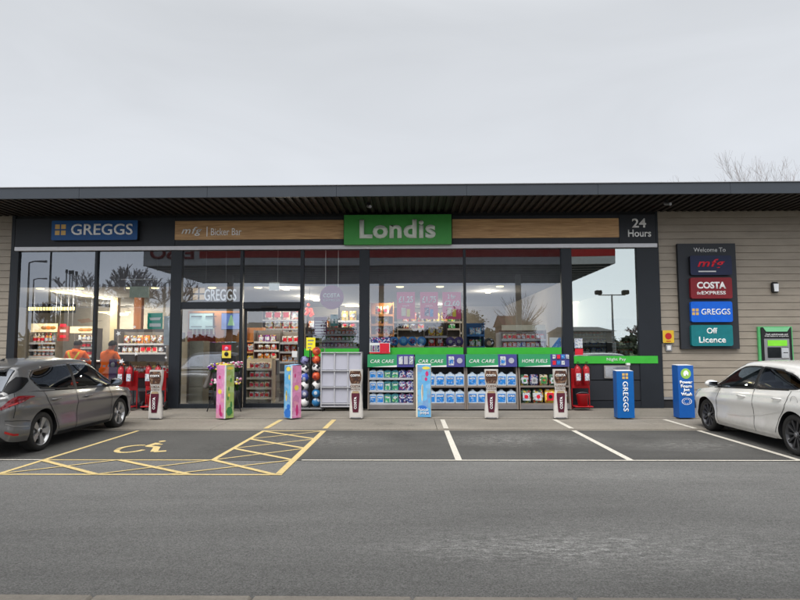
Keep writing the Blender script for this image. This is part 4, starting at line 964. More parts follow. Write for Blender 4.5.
def bouquet(x, z, cols, n, spread, label):
    b = root('flower_bunch', (x,Y-.02,z), label, 'bouquet', 'bouquets on the flower stand')
    lf = MB(); bl = [MB() for _ in cols]
    for i in range(n):
        a = random.uniform(0,2*math.pi); rr = spread*math.sqrt(random.random()); h = random.uniform(.02,.17)
        c = (x+rr*math.cos(a), Y-.02+rr*.8*math.sin(a)-.03, z+h+.08)
        lf.tube([(x,Y,z-.1),c], .004, 4)
        bl[i%len(cols)].ball(c, random.uniform(.022,.040), 0, 7, 5, (1,1,.7))
        for _ in range(2):
            q = Vector(c)+Vector((random.uniform(-.05,.05),random.uniform(-.05,.02),random.uniform(-.10,.0))); dd = Vector((random.uniform(-.05,.05),random.uniform(-.05,.05),random.uniform(-.01,.06)))
            w_ = Vector((.012,0,.008)); lf.add([q-w_,q+dd*.5+w_,q+dd,q+w_*.2],[(0,1,2,3)])
    lf.build('foliage', M_LEAF, b, recalc=False)
    for m, c in zip(bl, cols): m.build('blossoms', FLC[c], b, recalc=False)
bouquet(fx-.24,.98,[0,4,3],60,.19,'white and purple bouquet at the left of the flower stand top')
bouquet(fx-.02,1.00,[3,0,5],56,.17,'yellow and white bouquet in the middle of the flower stand top')
bouquet(fx+.24,1.02,[1,2,0],70,.19,'bright pink bouquet at the right of the flower stand top')
bouquet(fx-.26,.60,[1,0,2],34,.13,'small pink and white bouquet low at the left of the flower stand')
bouquet(fx+.28,.62,[0,1,3],38,.14,'small white and pink bouquet low at the right of the flower stand')
MB().box(fx-.16,fx+.2,Y+.10,Y+.13,.5,1.42).build('backboard', M_BLACK, t)
x0, x1, z0, z1 = prect(222,345,231,358,Y+.05)
c = root('header_card', ((x0+x1)/2,Y+.05,z0), 'red over yellow picture card standing on top of the flower stand', 'picture card')
MB().box(x0,x1,Y+.05,Y+.06,z0,(z0+z1)/2+.02).build('yellow_half', M_YELP, c); MB().box(x0,x1,Y+.05,Y+.06,(z0+z1)/2+.021,z1).build('red_half', M_REDL, c)
MB().ball(((x0+x1)/2,Y+.04,z0+.10),.055,0,10,8,(1,.4,1)).build('dark_figure', M_BLACK, c); MB().ball(((x0+x1)/2,Y+.04,z1-.09),.05,0,10,8,(1,.4,1)).build('printed_bloom', M_PINK, c)
# grey sheet draped from the stand
mb = MB(); vs = []; n, m = 9, 12
for i in range(m+1):
    u = i/m
    for j in range(n+1):
        v = j/n; wd = .05+.20*u
        vs.append((fx-.36-.12*u+wd*(v-.5), Y+.05+.03*math.sin(9*v+2*u), 1.22-.62*u+.10*abs(v-.35)*u))
mb.add(vs, [(i*(n+1)+j,i*(n+1)+j+1,(i+1)*(n+1)+j+1,(i+1)*(n+1)+j) for i in range(m) for j in range(n)], 0, True)
o = mb.build('folded_sheet', pm('sheet_taupe', (.12,.11,.10), .8)); tag(o, 'grey draped sheet hanging at the left side of the flower stand', 'sheet')
sm = o.modifiers.new('s','SOLIDIFY'); sm.thickness = .006

# ------------------------------------------------------------------ things hung in or behind the glass
def sheet(name, px, Y, mat, label, cat, group=None, dep=.008):
    x0, x1, z0, z1 = prect(*px, Y); t = root(name, ((x0+x1)/2,Y,z0), label, cat, group)
    MB().box(x0,x1,Y,Y+dep,z0,z1).build('sheet', mat, t); return t, x0, x1, z0, z1
M_POST = pm('poster_pink', (.66,.10,.22), .5, 0, .05)
for px, s, sub, lb in (((396.8,292,415,319),'£1.25','each','left'),((420.2,292,438,319),'£1.75','each','middle'),((442.5,292,461,319),'2 for\n£2.60','','right')):
    t, x0, x1, z0, z1 = sheet('price_poster', px, .05, M_POST, f'pink price poster reading {s.replace(chr(10)," ")}, {lb} of the three in the window', 'poster', 'pink price posters hung in the window')
    if sub: text('lettering', s, M_WHITE, ((x0+x1)/2,.046,z1-.20), h=.18, w=(x1-x0)*.80, parent=t, ext=.002, bold=.03)
    else: text('lettering', '2 for', M_WHITE, ((x0+x1)/2,.046,z1-.12), h=.12, w=(x1-x0)*.45, parent=t, ext=.002, bold=.03); text('lettering', '£2.60', M_WHITE, ((x0+x1)/2,.046,z1-.30), h=.15, w=(x1-x0)*.85, parent=t, ext=.002, bold=.03)
    if sub: text('lettering', sub, M_LETTER, ((x0+x1)/2,.046,z1-.36), h=.045, w=.18, parent=t, ext=.002)
    cx = (x0+x1)/2
    MB().box(cx-.12,cx+.0,.043,.049,z0+.08,z0+.30).build('printed_pack', M_CREAM if s != '£1.75' else M_LBLN, t)
    MB().box(cx+.02,cx+.11,.043,.049,z0+.06,z0+.26).build('printed_pack', M_LBL if s == '£1.75' else M_YELP, t)
# round hanging sign
x0, x1, z0, z1 = prect(319.8,285.5,343.8,309.3,.12); cx, cz = (x0+x1)/2, (z0+z1)/2
t = root('hanging_sign', (cx,.12,z0), 'round mauve Costa sign hung on two rods behind the window right of the door', 'hanging sign')
MB().prism(disc(cx,cz,(x1-x0)/2,40), .10, .125).build('disc', pm('disc_mauve', (.30,.10,.20), .5), t)
text('lettering', 'COSTA', M_WHITE, (cx,.097,cz+.05), h=.12, w=.46, parent=t, ext=.003, bold=.04)
text('lettering', 'EXPRESS', M_LGREY, (cx,.097,cz-.08), h=.055, w=.44, parent=t, ext=.003, bold=.01)
for dx in (-.17,.17): MB().tube([(cx+dx,.115,cz+.26),(cx+dx,.115,4.9)], .010, 8).build('rod', M_WHITE, t)
# hanging bakery name
M_LITW = pm('lit_letter_white', (.8,.82,.85), .5, 0, 0, 3, emit=.35)
M_LITC = pm('lit_logo_cream', (.75,.55,.35), .5, 0, 0, 3, emit=.3)
x0, x1, z0, z1 = prect(204.5,288.5,236.5,301.5,.14); cx, cz = (x0+x1)/2, (z0+z1)/2
t = root('hanging_sign', (cx,.14,z0), 'white GREGGS letters on a dark rail hung above the entrance side window', 'hanging sign')
text('lettering', 'GREGGS', M_LITW, (cx,.13,cz), h=(z1-z0)*.9, w=x1-x0, parent=t, ext=.012, bold=.012)
squares('logo', Wx(199,293.5,.14), cz+.03, .16, .13, t, M_LITC)
MB().box(Wx(202,288,.14),Wx(229,288,.14),.14,.18,z1+.12,z1+.16,0,.004).build('rail', M_BLACK, t)
for px in (206,226): MB().tube([(Wx(px,280,.16),.16,z1+.12),(Wx(px,280,.16),.16,4.9)], .006, 6).build('rod', M_GREY, t)
for px in (207,233): MB().tube([(Wx(px,280,.14),.15,z1),(Wx(px,280,.14),.15,z1+.12)], .005, 6).build('drop', M_GREY, t)
# white hanging board in the bay above the door
t, x0, x1, z0, z1 = sheet('hanging_board', (269,282.5,279,290.3), 1.0, pm('lit_board', (.8,.85,.80), .5, emit=.25), 'small white lit board hung on a rod above the sliding door inside', 'hanging board', dep=.03)
MB().tube([((x0+x1)/2+.1,1.01,z1),((x0+x1)/2+.1,1.01,4.9)], .008, 6).build('rod', M_WHITE, t)
# pale hanging light box in the second window
t, x0, x1, z0, z1 = sheet('hanging_board', (129.5,286.5,149,297.5), 1.05, pm('pale_board', (.45,.52,.42), .5, emit=.08), 'pale green hanging board under a white rail in the second window', 'hanging board', dep=.03)
MB().tube([(Wx(121,279.5,1.05),1.05,Wz(135,279.5,1.05)),(Wx(160,279.5,1.05),1.05,Wz(135,279.5,1.05))], .018, 8).build('rail', M_WHITE, t)
for px in (131,147): MB().tube([(Wx(px,285,1.05),1.05,z1),(Wx(px,285,1.05),1.05,Wz(135,279.5,1.05))], .005, 6).build('wire', M_GREY, t)
for px in (124,157): MB().tube([(Wx(px,285,1.05),1.05,Wz(135,279.5,1.05)),(Wx(px,285,1.05),1.05,4.9)], .005, 6).build('wire', M_GREY, t)
# green poster
t, x0, x1, z0, z1 = sheet('window_poster', (147.5,313,162.5,329), .06, pm('poster_green', (.02,.34,.24), .5, 0, .1, 6, emit=.12), 'green poster with white lettering in the second window from the left', 'poster')
for i, s in enumerate(('FREE','WI-FI','HERE')): pass
MB().prism([((x0+x1)/2-.15,z0+.30),((x0+x1)/2+.16,z0+.31),((x0+x1)/2+.13,z0+.24),((x0+x1)/2-.12,z0+.23)], .05,.058).prism([((x0+x1)/2-.14,z0+.15),((x0+x1)/2+.16,z0+.15),((x0+x1)/2+.16,z0+.06),((x0+x1)/2-.14,z0+.06)], .05,.058).build('white_lettering_block', M_LETTER, t)
t, x0, x1, z0, z1 = sheet('hanging_strip', (163.8,316,170,345), .10, pm('strip_pale', (.50,.55,.58), .5, 0, .2, 6), 'pale tall hanging strip with small print by the post right of the green poster', 'hanging strip')
# star stickers on the left window
def star(cx, cz, r, rot=0): return [(cx+(r if k%2 == 0 else r*.45)*math.cos(R(90+36*k)+rot), cz+(r if k%2 == 0 else r*.45)*math.sin(R(90+36*k)+rot)) for k in range(10)]
for px, py, r in ((118.5,333.5,.085),(134.5,327,.06),(135.2,339.5,.085),(136,353.7,.075),(121.5,361.5,.10),(119,348,.035),(165.5,347,.035),(166,357.5,.05)):
    c = W(px, py, -.002); o = MB().prism(star(c.x,c.z,r*.85,px), -.006, -.002).build('star_sticker', M_WHITE); tag(o, 'white star sticker on the second window from the left', 'sticker', 'white star stickers on the window')
# menu sheet, red light, drinks poster behind the third window
t, x0, x1, z0, z1 = sheet('menu_sheet', (314,317,327,334.5), .30, pm('menu_plum', (.13,.04,.10), .5), 'plum coloured menu sheet with white lines below the round sign', 'menu board')
for k in range(5): MB().box(x0+.03,x1-.03,.29,.298,z0+.03+.075*k,z0+.06+.075*k).build('printed_line', M_WHITE, t)
t, x0, x1, z0, z1 = sheet('picture_poster', (330.5,314.5,338,326), .30, pm('poster_teal', (.07,.22,.22), .5), 'small teal poster with two white cups behind the window right of the door', 'poster')
for dx in (-.05,.05): MB().prism([((x0+x1)/2+dx-.025,z0+.07),((x0+x1)/2+dx+.025,z0+.07),((x0+x1)/2+dx+.035,z0+.19),((x0+x1)/2+dx-.035,z0+.19)], .29,.298).build('printed_cup', M_WHITE, t)
M_NEON = pm('neon_red', (.9,.10,.05), .5, 0, .4, 6, emit=.9)
c = W(309.5,311,1.5); t = root('red_lantern', (c.x,1.5,c.z-.2), 'glowing red cluster of lights hung behind the window right of the door', 'red lights')
for k in range(12):
    a = random.uniform(0,6.28); r = random.uniform(.02,.15)
    MB().ball((c.x+r*math.cos(a),1.5+random.uniform(-.05,.05),c.z+1.3*r*math.sin(a)),.05,0,10,8).build('bulb', M_NEON, t)
MB().tube([(c.x,1.5,c.z+.15),(c.x,1.5,3.34)], .006, 6).build('wire', M_BLACK, t)
# stickers and notices low in the windows
for px, m_, lb in (((574.5,338.5,582.5,348),M_LBW,'small white notice above a red one in the night pay window'),((575,348.8,583,355),M_REDL,'small red and white notice just above the green night pay band'),((292,351,297.3,357.3),M_WHITE,'small white notice on the right of the sliding door')):
    x0, x1, z0, z1 = prect(*px, -.006); o = MB().box(x0,x1,-.010,-.004,z0,z1).build('notice', m_); tag(o, lb, 'notice')
x0, x1, z0, z1 = prect(549.5,337.5,561,347.3,.10)
t = root('window_card', ((x0+x1)/2,.10,z0), 'white card with a blue diagonal corner at the right end of the window', 'card')
MB().box(x0,x1,.10,.11,z0,z1).build('card', M_WHITE, t); MB().prism([(x0+.05,z0),(x1,z0),(x1,z1),(x1-.05,z1)], .092,.099).build('blue_corner', M_LBL, t)

# menu screens and orange wall behind the entrance side window
M_WOODO = pm('orange_wood', (.42,.17,.05), .5, 0, .15, 3); M_SCR = pm('screen_pale', (.42,.58,.58), .4, 0, .08, 5, emit=.5); M_SCRB = pm('screen_blue', (.14,.22,.55), .4, 0, .3, 3, emit=.45)
YI = 1.4
t, x0, x1, z0, z1 = sheet('menu_screen', (189.5,313.5,212.5,329), YI, M_SCR, 'pale lit menu screen behind the entrance side window', 'menu screen', dep=.05)
MB().box(x0-.02,x1+.02,YI+.051,YI+.08,z0-.02,z1+.02).build('case', M_BLACK, t)
for k in (0,1): MB().box(x0+.05+.42*k,x0+.36+.42*k,YI-.01,YI-.002,z1-.10,z1-.07).box(x0+.05+.42*k,x0+.36+.42*k,YI-.01,YI-.002,z0+.06,z0+.08).build('menu_heading', M_DARK, t)
t, x0, x1, z0, z1 = sheet('menu_screen', (221.5,313.5,239.5,329), YI, M_SCRB, 'blue lit screen with a snowy tree beside the pale menu screen', 'menu screen', dep=.05)
MB().box(x0-.02,x1+.02,YI+.051,YI+.08,z0-.02,z1+.02).build('case', M_BLACK, t)
cx = x0+.28; MB().prism([(cx-.10,z0+.10),(cx+.10,z0+.10),(cx+.02,z1-.05),(cx-.02,z1-.05)], YI-.01,YI-.002).build('printed_tree', pm('tree_pale_green', (.35,.62,.35), .5, emit=.4), t)
x0, x1, z0, z1 = prect(188,311,239.8,342,YI+.12)
t = root('servery_backdrop', ((x0+x1)/2,YI+.15,BASE_Z), 'orange wooden servery wall with red cups behind the entrance side window', 'servery wall')
MB().box(x0,x1,YI+.12,YI+.2,z0,z1).build('wood_panel', M_WOODO, t); MB().box(x0,x1,YI+.12,YI+.2,BASE_Z,z0-.01).build('lower_wall', pm('wall_taupe', (.16,.14,.125), .6), t)
MB().box(x0,x0+.8,YI+.08,YI+.119,z0+.02,z0+.30).build('red_strip', pm('strip_red', (.30,.03,.015), .5), t)
for k in range(6): MB().box(x0+.15+.12*k,x0+.19+.12*k,YI+.05,YI+.08,z0+.22,z0+.40).build('printed_cup', M_CREAM, t)
xq0, xq1, zq0, zq1 = prect(189,341,203,404,.5)
t = root('cream_column', ((xq0+xq1)/2,.5,BASE_Z), 'cream tall cabinet just inside the entrance side window', 'cabinet')
mb = MB().box(xq0,xq1,.5,1.0,BASE_Z,zq1,0,.01); mb.build('body', pm('cabinet_cream', (.36,.33,.26), .5), t)
for k in range(3): MB().box(xq0+.02,xq1-.02,.485,.499,BASE_Z+.08+.45*k,BASE_Z+.48+.45*k,0,.004).build('door', pm('cabinet_cream2', (.33,.30,.235), .5), t)

# ------------------------------------------------------------------ shelving and stock inside
PK = {}
PCOL = dict(red=(.45,.03,.03), orange=(.6,.18,.03), yellow=(.62,.45,.05), cream=(.5,.45,.35), blue=(.03,.12,.42), green=(.04,.22,.07), brown=(.12,.05,.025), purple=(.14,.03,.20), white=(.55,.55,.55), sky=(.15,.38,.60), pink=(.55,.15,.28), black=(.02,.02,.022))
def pack(colr, shape):
    k_ = colr+shape
    if k_ in PK: return PK[k_]
    m = pm('pack_'+colr, PCOL[colr], .4, 0, .25, 12, prt=.75, pscale=26); mb = MB()
    if shape == 'box': mb.box(-.075,.075,-.05,.05,0,.20,0,.006).box(-.055,.055,-.054,-.05,.05,.15,1)
    elif shape == 'tin': mb.lathe([(0,0),(.05,0),(.05,.15),(.044,.155),(0,.155)], (0,0,0), 14).lathe([(.0515,.04),(.0515,.11)], (0,0,0), 14, 1)
    elif shape == 'bottle': mb.lathe([(0,0),(.045,0),(.045,.18),(.018,.23),(.018,.27),(0,.27)], (0,0,0), 12).lathe([(.0465,.06),(.0465,.14)], (0,0,0), 12, 1)
    else:
        n = 12; vs = []
        for i in range(6):
            u = i/5; z = .24*u; s = (.15,.9,1,1,.85,.1)[i]
            for k in range(n):
                a = 2*math.pi*k/n; vs.append((.085*math.copysign(abs(math.cos(a))**.6,math.cos(a))*(.9+.1*s), .05*math.sin(a)*s, z))
        mb.add(vs, [(i*n+k,i*n+(k+1)%n,(i+1)*n+(k+1)%n,(i+1)*n+k) for i in range(5) for k in range(n)], 0, True)
        mb.prism(disc(0,.13,.045,12), -.056,-.046,1)
    o = mb.build({'box':'carton','tin':'tin','bottle':'drink_bottle','bag':'snack_bag'}[shape], [m, M_LBW if colr not in ('white','cream') else M_REDL], base=(0,0,0))
    PK[k_] = [o, False]; return PK[k_]
def put_pack(colr, shape, loc, label, group, s=1.0):
    q = pack(colr, shape)
    if q[1]: o = q[0].copy(); COL.objects.link(o)
    else: o = q[0]; q[1] = True
    o.location = loc; o.scale = (s,s,s); o.rotation_euler.z = random.uniform(-.12,.12)
    return tag(o, label, {'box':'carton','tin':'tin','bottle':'bottle','bag':'snack bag'}[shape], group)
M_SHM = pm('shelf_metal', (.16,.14,.125), .5)
def gondola(px0, px1, pys, Y, colrs, shapes, where, s=1.0, mat=None, gap=1.0, head=None, fill=.95, dep=.4):
    xa, xb = Wx(px0,350,Y), Wx(px1,350,Y); zs = [Wz((px0+px1)/2,py,Y) for py in pys]
    t = root('shelf_unit', ((xa+xb)/2,Y+dep/2,BASE_Z), f'stocked shelf unit {where}', 'shelf unit')
    top = max(zs)+.34*s
    MB().box(xa,xb,Y+dep-.03,Y+dep,BASE_Z,top).build('back_panel', mat or M_SHM, t)
    for x in (xa-.02, xb): MB().box(x,x+.02,Y,Y+dep,BASE_Z,top).build('side_panel', mat or M_SHM, t)
    for z in zs:
        MB().box(xa,xb,Y+.0,Y+dep-.031,z-.03,z).box(xa,xb,Y-.012,Y-.001,z-.04,z+.02).build('shelf', M_SHELF if not mat else mat, t)
    if head: MB().box(xa,xb,Y-.01,Y+.03,top,top+.14).build('header', head, t)
    for r_, z in enumerate(zs):
        sh = shapes[r_ % len(shapes)]; st = {'box':.17,'tin':.115,'bottle':.105,'bag':.19}[sh]*s*gap
        n = max(1, int((xb-xa-.04)/st)); x = xa+.02+((xb-xa-.04)-n*st)/2
        cl = colrs[r_ % len(colrs)]; i = 0
        while i < n:
            c = random.choice(cl); run = random.choice((2,3))
            for _ in range(run):
                if i >= n: break
                if random.random() < fill:
                    put_pack(c, sh, (x+st*(i+.5), Y+.09*s, z+.001), f'{c} {dict(box="carton",tin="tin",bottle="bottle",bag="snack bag")[sh]} on the unit {where}', f'stock on the shelf unit {where}', s)
                i += 1
    return t
gondola(29,55,[356.5,350,343],2.6,[['red','orange'],['orange','red'],['red','sky','white']],['tin','tin','bottle'],'at the far left under the bakery boards',1.15)
gondola(190,238,[369,358,348.5],2.3,[['cream','yellow'],['blue','cream','red'],['sky','blue','purple']],['box','box','bag'],'behind the flower stand',1.0)
gondola(247,272,[398,388,378,369],1.3,[['red','white'],['white','cream'],['red','white'],['white','red']],['box'],'low inside the sliding door',.85,M_CREAM)
gondola(254,279,[359,350.5,342],3.0,[['yellow','orange','cream'],['red','brown'],['purple','orange']],['bag','bag','box'],'higher and further back inside the sliding door',1.1)
gondola(280,300,[372,362,352,343],1.9,[['brown','red'],['brown','orange'],['brown','red'],['cream','white']],['bag','box'],'at the right inside the sliding door',1.0)
gondola(306,358,[347.3,341,334.5],.9,[['purple','pink','green'],['green','white','red'],['red','brown','yellow']],['box','box','box'],'behind the window right of the sliding door',.62)
gondola(338,359,[330,321],2.4,[['yellow','cream'],['yellow','green']],['bag'],'high at the back beside the round sign',1.3)
gondola(371,393,[335,324.5,315],1.6,[['cream','brown'],['cream','yellow'],['cream','brown']],['bag'],'beside the left pink price poster',1.1,M_WOODO)
gondola(394,462,[333,322],4.6,[['red','green','brown'],['brown','red','yellow']],['bag','box'],'across the back behind the pink price posters',1.5)
gondola(425,447,[347,336.5],.7,[['red','orange'],['red','yellow']],['bag'],'behind the window between blue tubs and purple wheels',1.15)
gondola(467,484,[347,335],.8,[['green','sky'],['sky','blue']],['box'],'just right of the thin mullion',1.0,pm('shelf_blue', (.04,.13,.30), .5))
gondola(502,546,[347.5,339.5],.8,[['white','red','blue','purple'],['red','white','cream']],['box'],'behind the window over the HOME FUELS stand',.75,None,1.0,M_CREAM)
gondola(573,636,[354,345,337],1.5,[['blue','black','green'],['blue','black'],['blue','red','black']],['box','box','tin'],'behind the night pay window',.9)
gondola(612,636,[355,346,337,328],1.0,[['red','white'],['red','orange'],['yellow','red'],['black','orange']],['box','tin'],'at the right edge of the night pay window',.8)
gondola(74,95,[356,348,341],3.2,[['cream','white'],['brown','white'],['white','brown']],['tin'],'behind the two men in orange',1.2)
gondola(205,238,[395,384],1.2,[['brown','black'],['brown','cream']],['box'],'low behind the flower stand',.9)
gondola(245,262,[364,352,341],3.6,[['yellow','orange'],['red','yellow'],['orange','cream']],['bag','box','bag'],'far back inside the sliding door at the left',1.3,M_WOODO)
gondola(262,300,[338,329,320],6.0,[['red','purple'],['red','brown'],['cream','red']],['box'],'highest at the back inside the sliding door',1.9)
gondola(306,330,[346,338,329],3.2,[['red','cream'],['yellow','red'],['orange','cream']],['box','bag','box'],'at the back right of the sliding door',1.3)
gondola(330,359,[343,335],3.6,[['red','brown'],['red','yellow']],['tin','box'],'at the back beside the tall window post',1.4)
gondola(398,460,[329,322],3.4,[['red','brown','green'],['brown','yellow','red']],['bag'],'in the middle aisle behind the pink price posters',1.3,M_SHM)
gondola(118,166,[353,344],2.6,[['brown','cream','yellow'],['brown','orange']],['box','bag'],'behind the star stickers in the second window',1.1)
gondola(206,237,[379,369],1.7,[['blue','red'],['yellow','purple']],['box'],'at knee height behind the flower stand',1.0)
# tubs and wheels standing in the window
for i, px in enumerate((394,403.5,412.3,421.5)):
    c = W(px,341.2,.35); t = root('blue_tub', (c.x,.35,c.z-.14), f'round blue tub in the window, {("first","second","third","fourth")[i]} from the left of four', 'tub', 'round blue tubs in the window')
    MB().lathe([(0,.30),(.105,.30),(.125,.32),(.125,.52),(0,.52)], (c.x,0,c.z), 20, 0, 'y').build('tub', pm('tub_blue', (.04,.20,.50), .4, 0, .2, 12), t)
    MB().lathe([(0,.285),(.06,.285),(.075,.30),(.06,.30)], (c.x,0,c.z), 16, 0, 'y').build('lid', M_SKYP if i%2 else M_LBLN, t)
for i, px in enumerate((450.3,458.8)):
    c = W(px,341.5,.35); t = root('purple_reel', (c.x,.35,c.z-.14), f'round purple reel with grey centre, {("left","right")[i]} of the pair in the window', 'reel', 'purple reels in the window')
    MB().lathe([(.05,.30),(.12,.30),(.125,.33),(.12,.42),(.05,.42)], (c.x,0,c.z), 20, 0, 'y').build('rim', pm('reel_purple', (.05,.03,.14), .4), t); MB().prism(disc(c.x,c.z,.06,16), .31,.40).build('hub', M_GREY, t)
c = W(489,343,.4); o = MB().lathe([(.07,.32),(.13,.30),(.14,.36),(.13,.46),(.07,.46)], (c.x,0,c.z), 22, 0, 'y').build('black_tyre', M_BLACK); tag(o, 'black round tyre-shaped reel behind the window right of the blue shelf', 'tyre reel')
# window ledge for them
xa, xb = Wx(370,350,.3), Wx(561,350,.3)
t = root('window_ledge', ((xa+xb)/2,.3,BASE_Z), 'low dark counter running behind the middle windows under the green bands', 'counter'); MB().box(xa,xb,.12,.68,Wz(460,347.5,.3)-.04,Wz(460,347.5,.3)).build('top', M_SHM, t); MB().box(xa+.02,xb-.02,.14,.66,BASE_Z,Wz(460,347.5,.3)-.041).build('front', M_BACK, t)

# bakery boards, dark cabinet and counter on the left
def lit(n, c, e): return pm(n, c, .5, 0, .25, 3, emit=e)
for px, n, c_, lb in (((31,323.5,56.5,332),'board_cream',(.72,.58,.34),'wide cream lit bakery board with pastries at the far left'),((70,326.5,92,333),'board_cream',(.72,.58,.34),'narrower cream lit bakery board above the left man in orange'),((57.5,326,68.5,341),'board_maroon',(.20,.05,.035),'dark red lit board between the two cream bakery boards')):
    t, x0, x1, z0, z1 = sheet('bakery_board', px, 2.55, lit(n, c_, .55 if 'cream' in n else .15), lb, 'lit board', dep=.06)
    for k in range(3):
        if 'cream' in n: MB().ball((x0+(x1-x0)*(.52+.17*k),2.55,(z0+z1)/2),.07,0,10,6,(1.5,.15,.8)).build('printed_pastry', M_ORNG if k%2 else pm('pastry_brown',(.35,.16,.04),.6), t)
        else: MB().box(x0+.08,x1-.08,2.54,2.548,z0+.1+.17*k,z0+.18+.17*k).build('printed_block', M_LGREY if k == 1 else M_REDL, t)
    for x in (x0+.05, x1-.05): MB().tube([(x,2.58,z1),(x,2.58,IC)], .006, 6).build('wire', M_GREY, t)
x0, x1, z0, z1 = prect(28,306.5,75,311.5,5.0)
t = root('chiller_light', ((x0+x1)/2,5.0,z0), 'long row of yellow lamps over the dark chiller at the far left', 'lamp row')
MB().box(x0,x1,5.02,5.06,z0-.05,z1+.1).build('pelmet', M_BLACK, t)
n = 16
for k in range(n): MB().box(x0+(x1-x0)*k/n+.02,x0+(x1-x0)*(k+.75)/n,4.98,5.019,z0+.04,z1-.02).build('lamp', lit('lamp_yellow', (1,.85,.35), 2.0), t)
for k in (0.1,.9): MB().tube([(x0+(x1-x0)*k,5.04,z1+.1),(x0+(x1-x0)*k,5.04,IC)], .008, 6).build('wire', M_BLACK, t)
x0, x1, z0, z1 = prect(20,341,112,362,2.0)
t = root('bakery_counter', ((x0+x1)/2,2.0,BASE_Z), 'long glazed bakery counter with a dark front behind the left windows', 'counter')
MB().box(x0,x1,2.0,2.5,BASE_Z,z0).build('front', M_BACK, t); MB().box(x0-.02,x1+.02,1.97,2.52,z0,z0+.04,0,.006).build('top', M_WHITE, t)
# warm back area seen behind the second window
x0, x1, z0, z1 = prect(113,329,163,351,4.0)
t = root('picture_wall', ((x0+x1)/2,4.0,BASE_Z), 'dark partition with brown panels behind the star stickers', 'partition')
MB().box(x0,x1,4.05,4.12,BASE_Z,z1).build('panel', pm('partition_dark', (.045,.04,.045), .6), t)
for k, c_ in enumerate(((.16,.03,.02),(.10,.07,.045),(.12,.09,.06),(.05,.04,.035))): MB().box(x0+.55+.48*k,x0+.95+.48*k,4.0,4.045,z0+.3,z1-.12).build('framed_panel', pm(f'panel_brown{k}', c_, .6), t)
for px, c_, lb in (((110,311,117,335),(.55,.47,.30),'cream lit column behind the second window'),((133.5,314,141,330),(.36,.14,.06),'orange upright panel behind the second window')):
    x0, x1, z0, z1 = prect(*px, 4.6); o = MB().box(x0,x1,4.6,4.8,BASE_Z,IC-.01).build('upright_panel', pm('upright_'+lb[:5], c_, .6)); tag(o, lb, 'panel')
# front display counter in the second window
x0, x1, z0, z1 = prect(119,362,170,374,.35)
t = root('display_counter', ((x0+x1)/2,.5,BASE_Z), 'wooden display counter with baskets of goods just inside the second window', 'counter')
MB().box(x0,x1,.35,.95,z0-.02,z0+.02).build('shelf_top', M_WOODO, t); MB().box(x0,x1,.37,.93,BASE_Z,z0-.03).build('body', M_BACK, t); MB().box(x0,x1,.335,.349,z0-.10,z0+.03).build('red_strip', M_RED, t)
MB().box(x0,x1,.90,.93,z0+.03,z1).build('back_board', pm('board_wood', (.22,.15,.08), .6), t)
cols_ = ['cream','orange','brown','red','yellow','white']
for r_ in range(2):
    for k in range(13): put_pack(cols_[(k//2+r_)%6], 'box' if k%4 < 2 else 'bag', (x0+.08+(x1-x0-.16)*k/12, .46+.2*r_, z0+.025), f'{cols_[(k//2+r_)%6]} pack in the {("front","rear")[r_]} row on the display counter in the second window', 'goods on the display counter', .8)
# charity board leaning at left of the same counter
x0, x1, z0, z1 = prect(109,359.5,116.5,371,.15)
t = root('purple_card', ((x0+x1)/2,.15,BASE_Z), 'dark purple card with grey heart behind the mirror of the grey car', 'card')
MB().box(x0,x1,.15,.17,BASE_Z,z1).build('card', pm('card_purple', (.07,.02,.10), .5), t); MB().ball(((x0+x1)/2,.15,z1-.14),.07,0,10,8,(1,.15,1)).build('printed_heart', M_GREY, t)

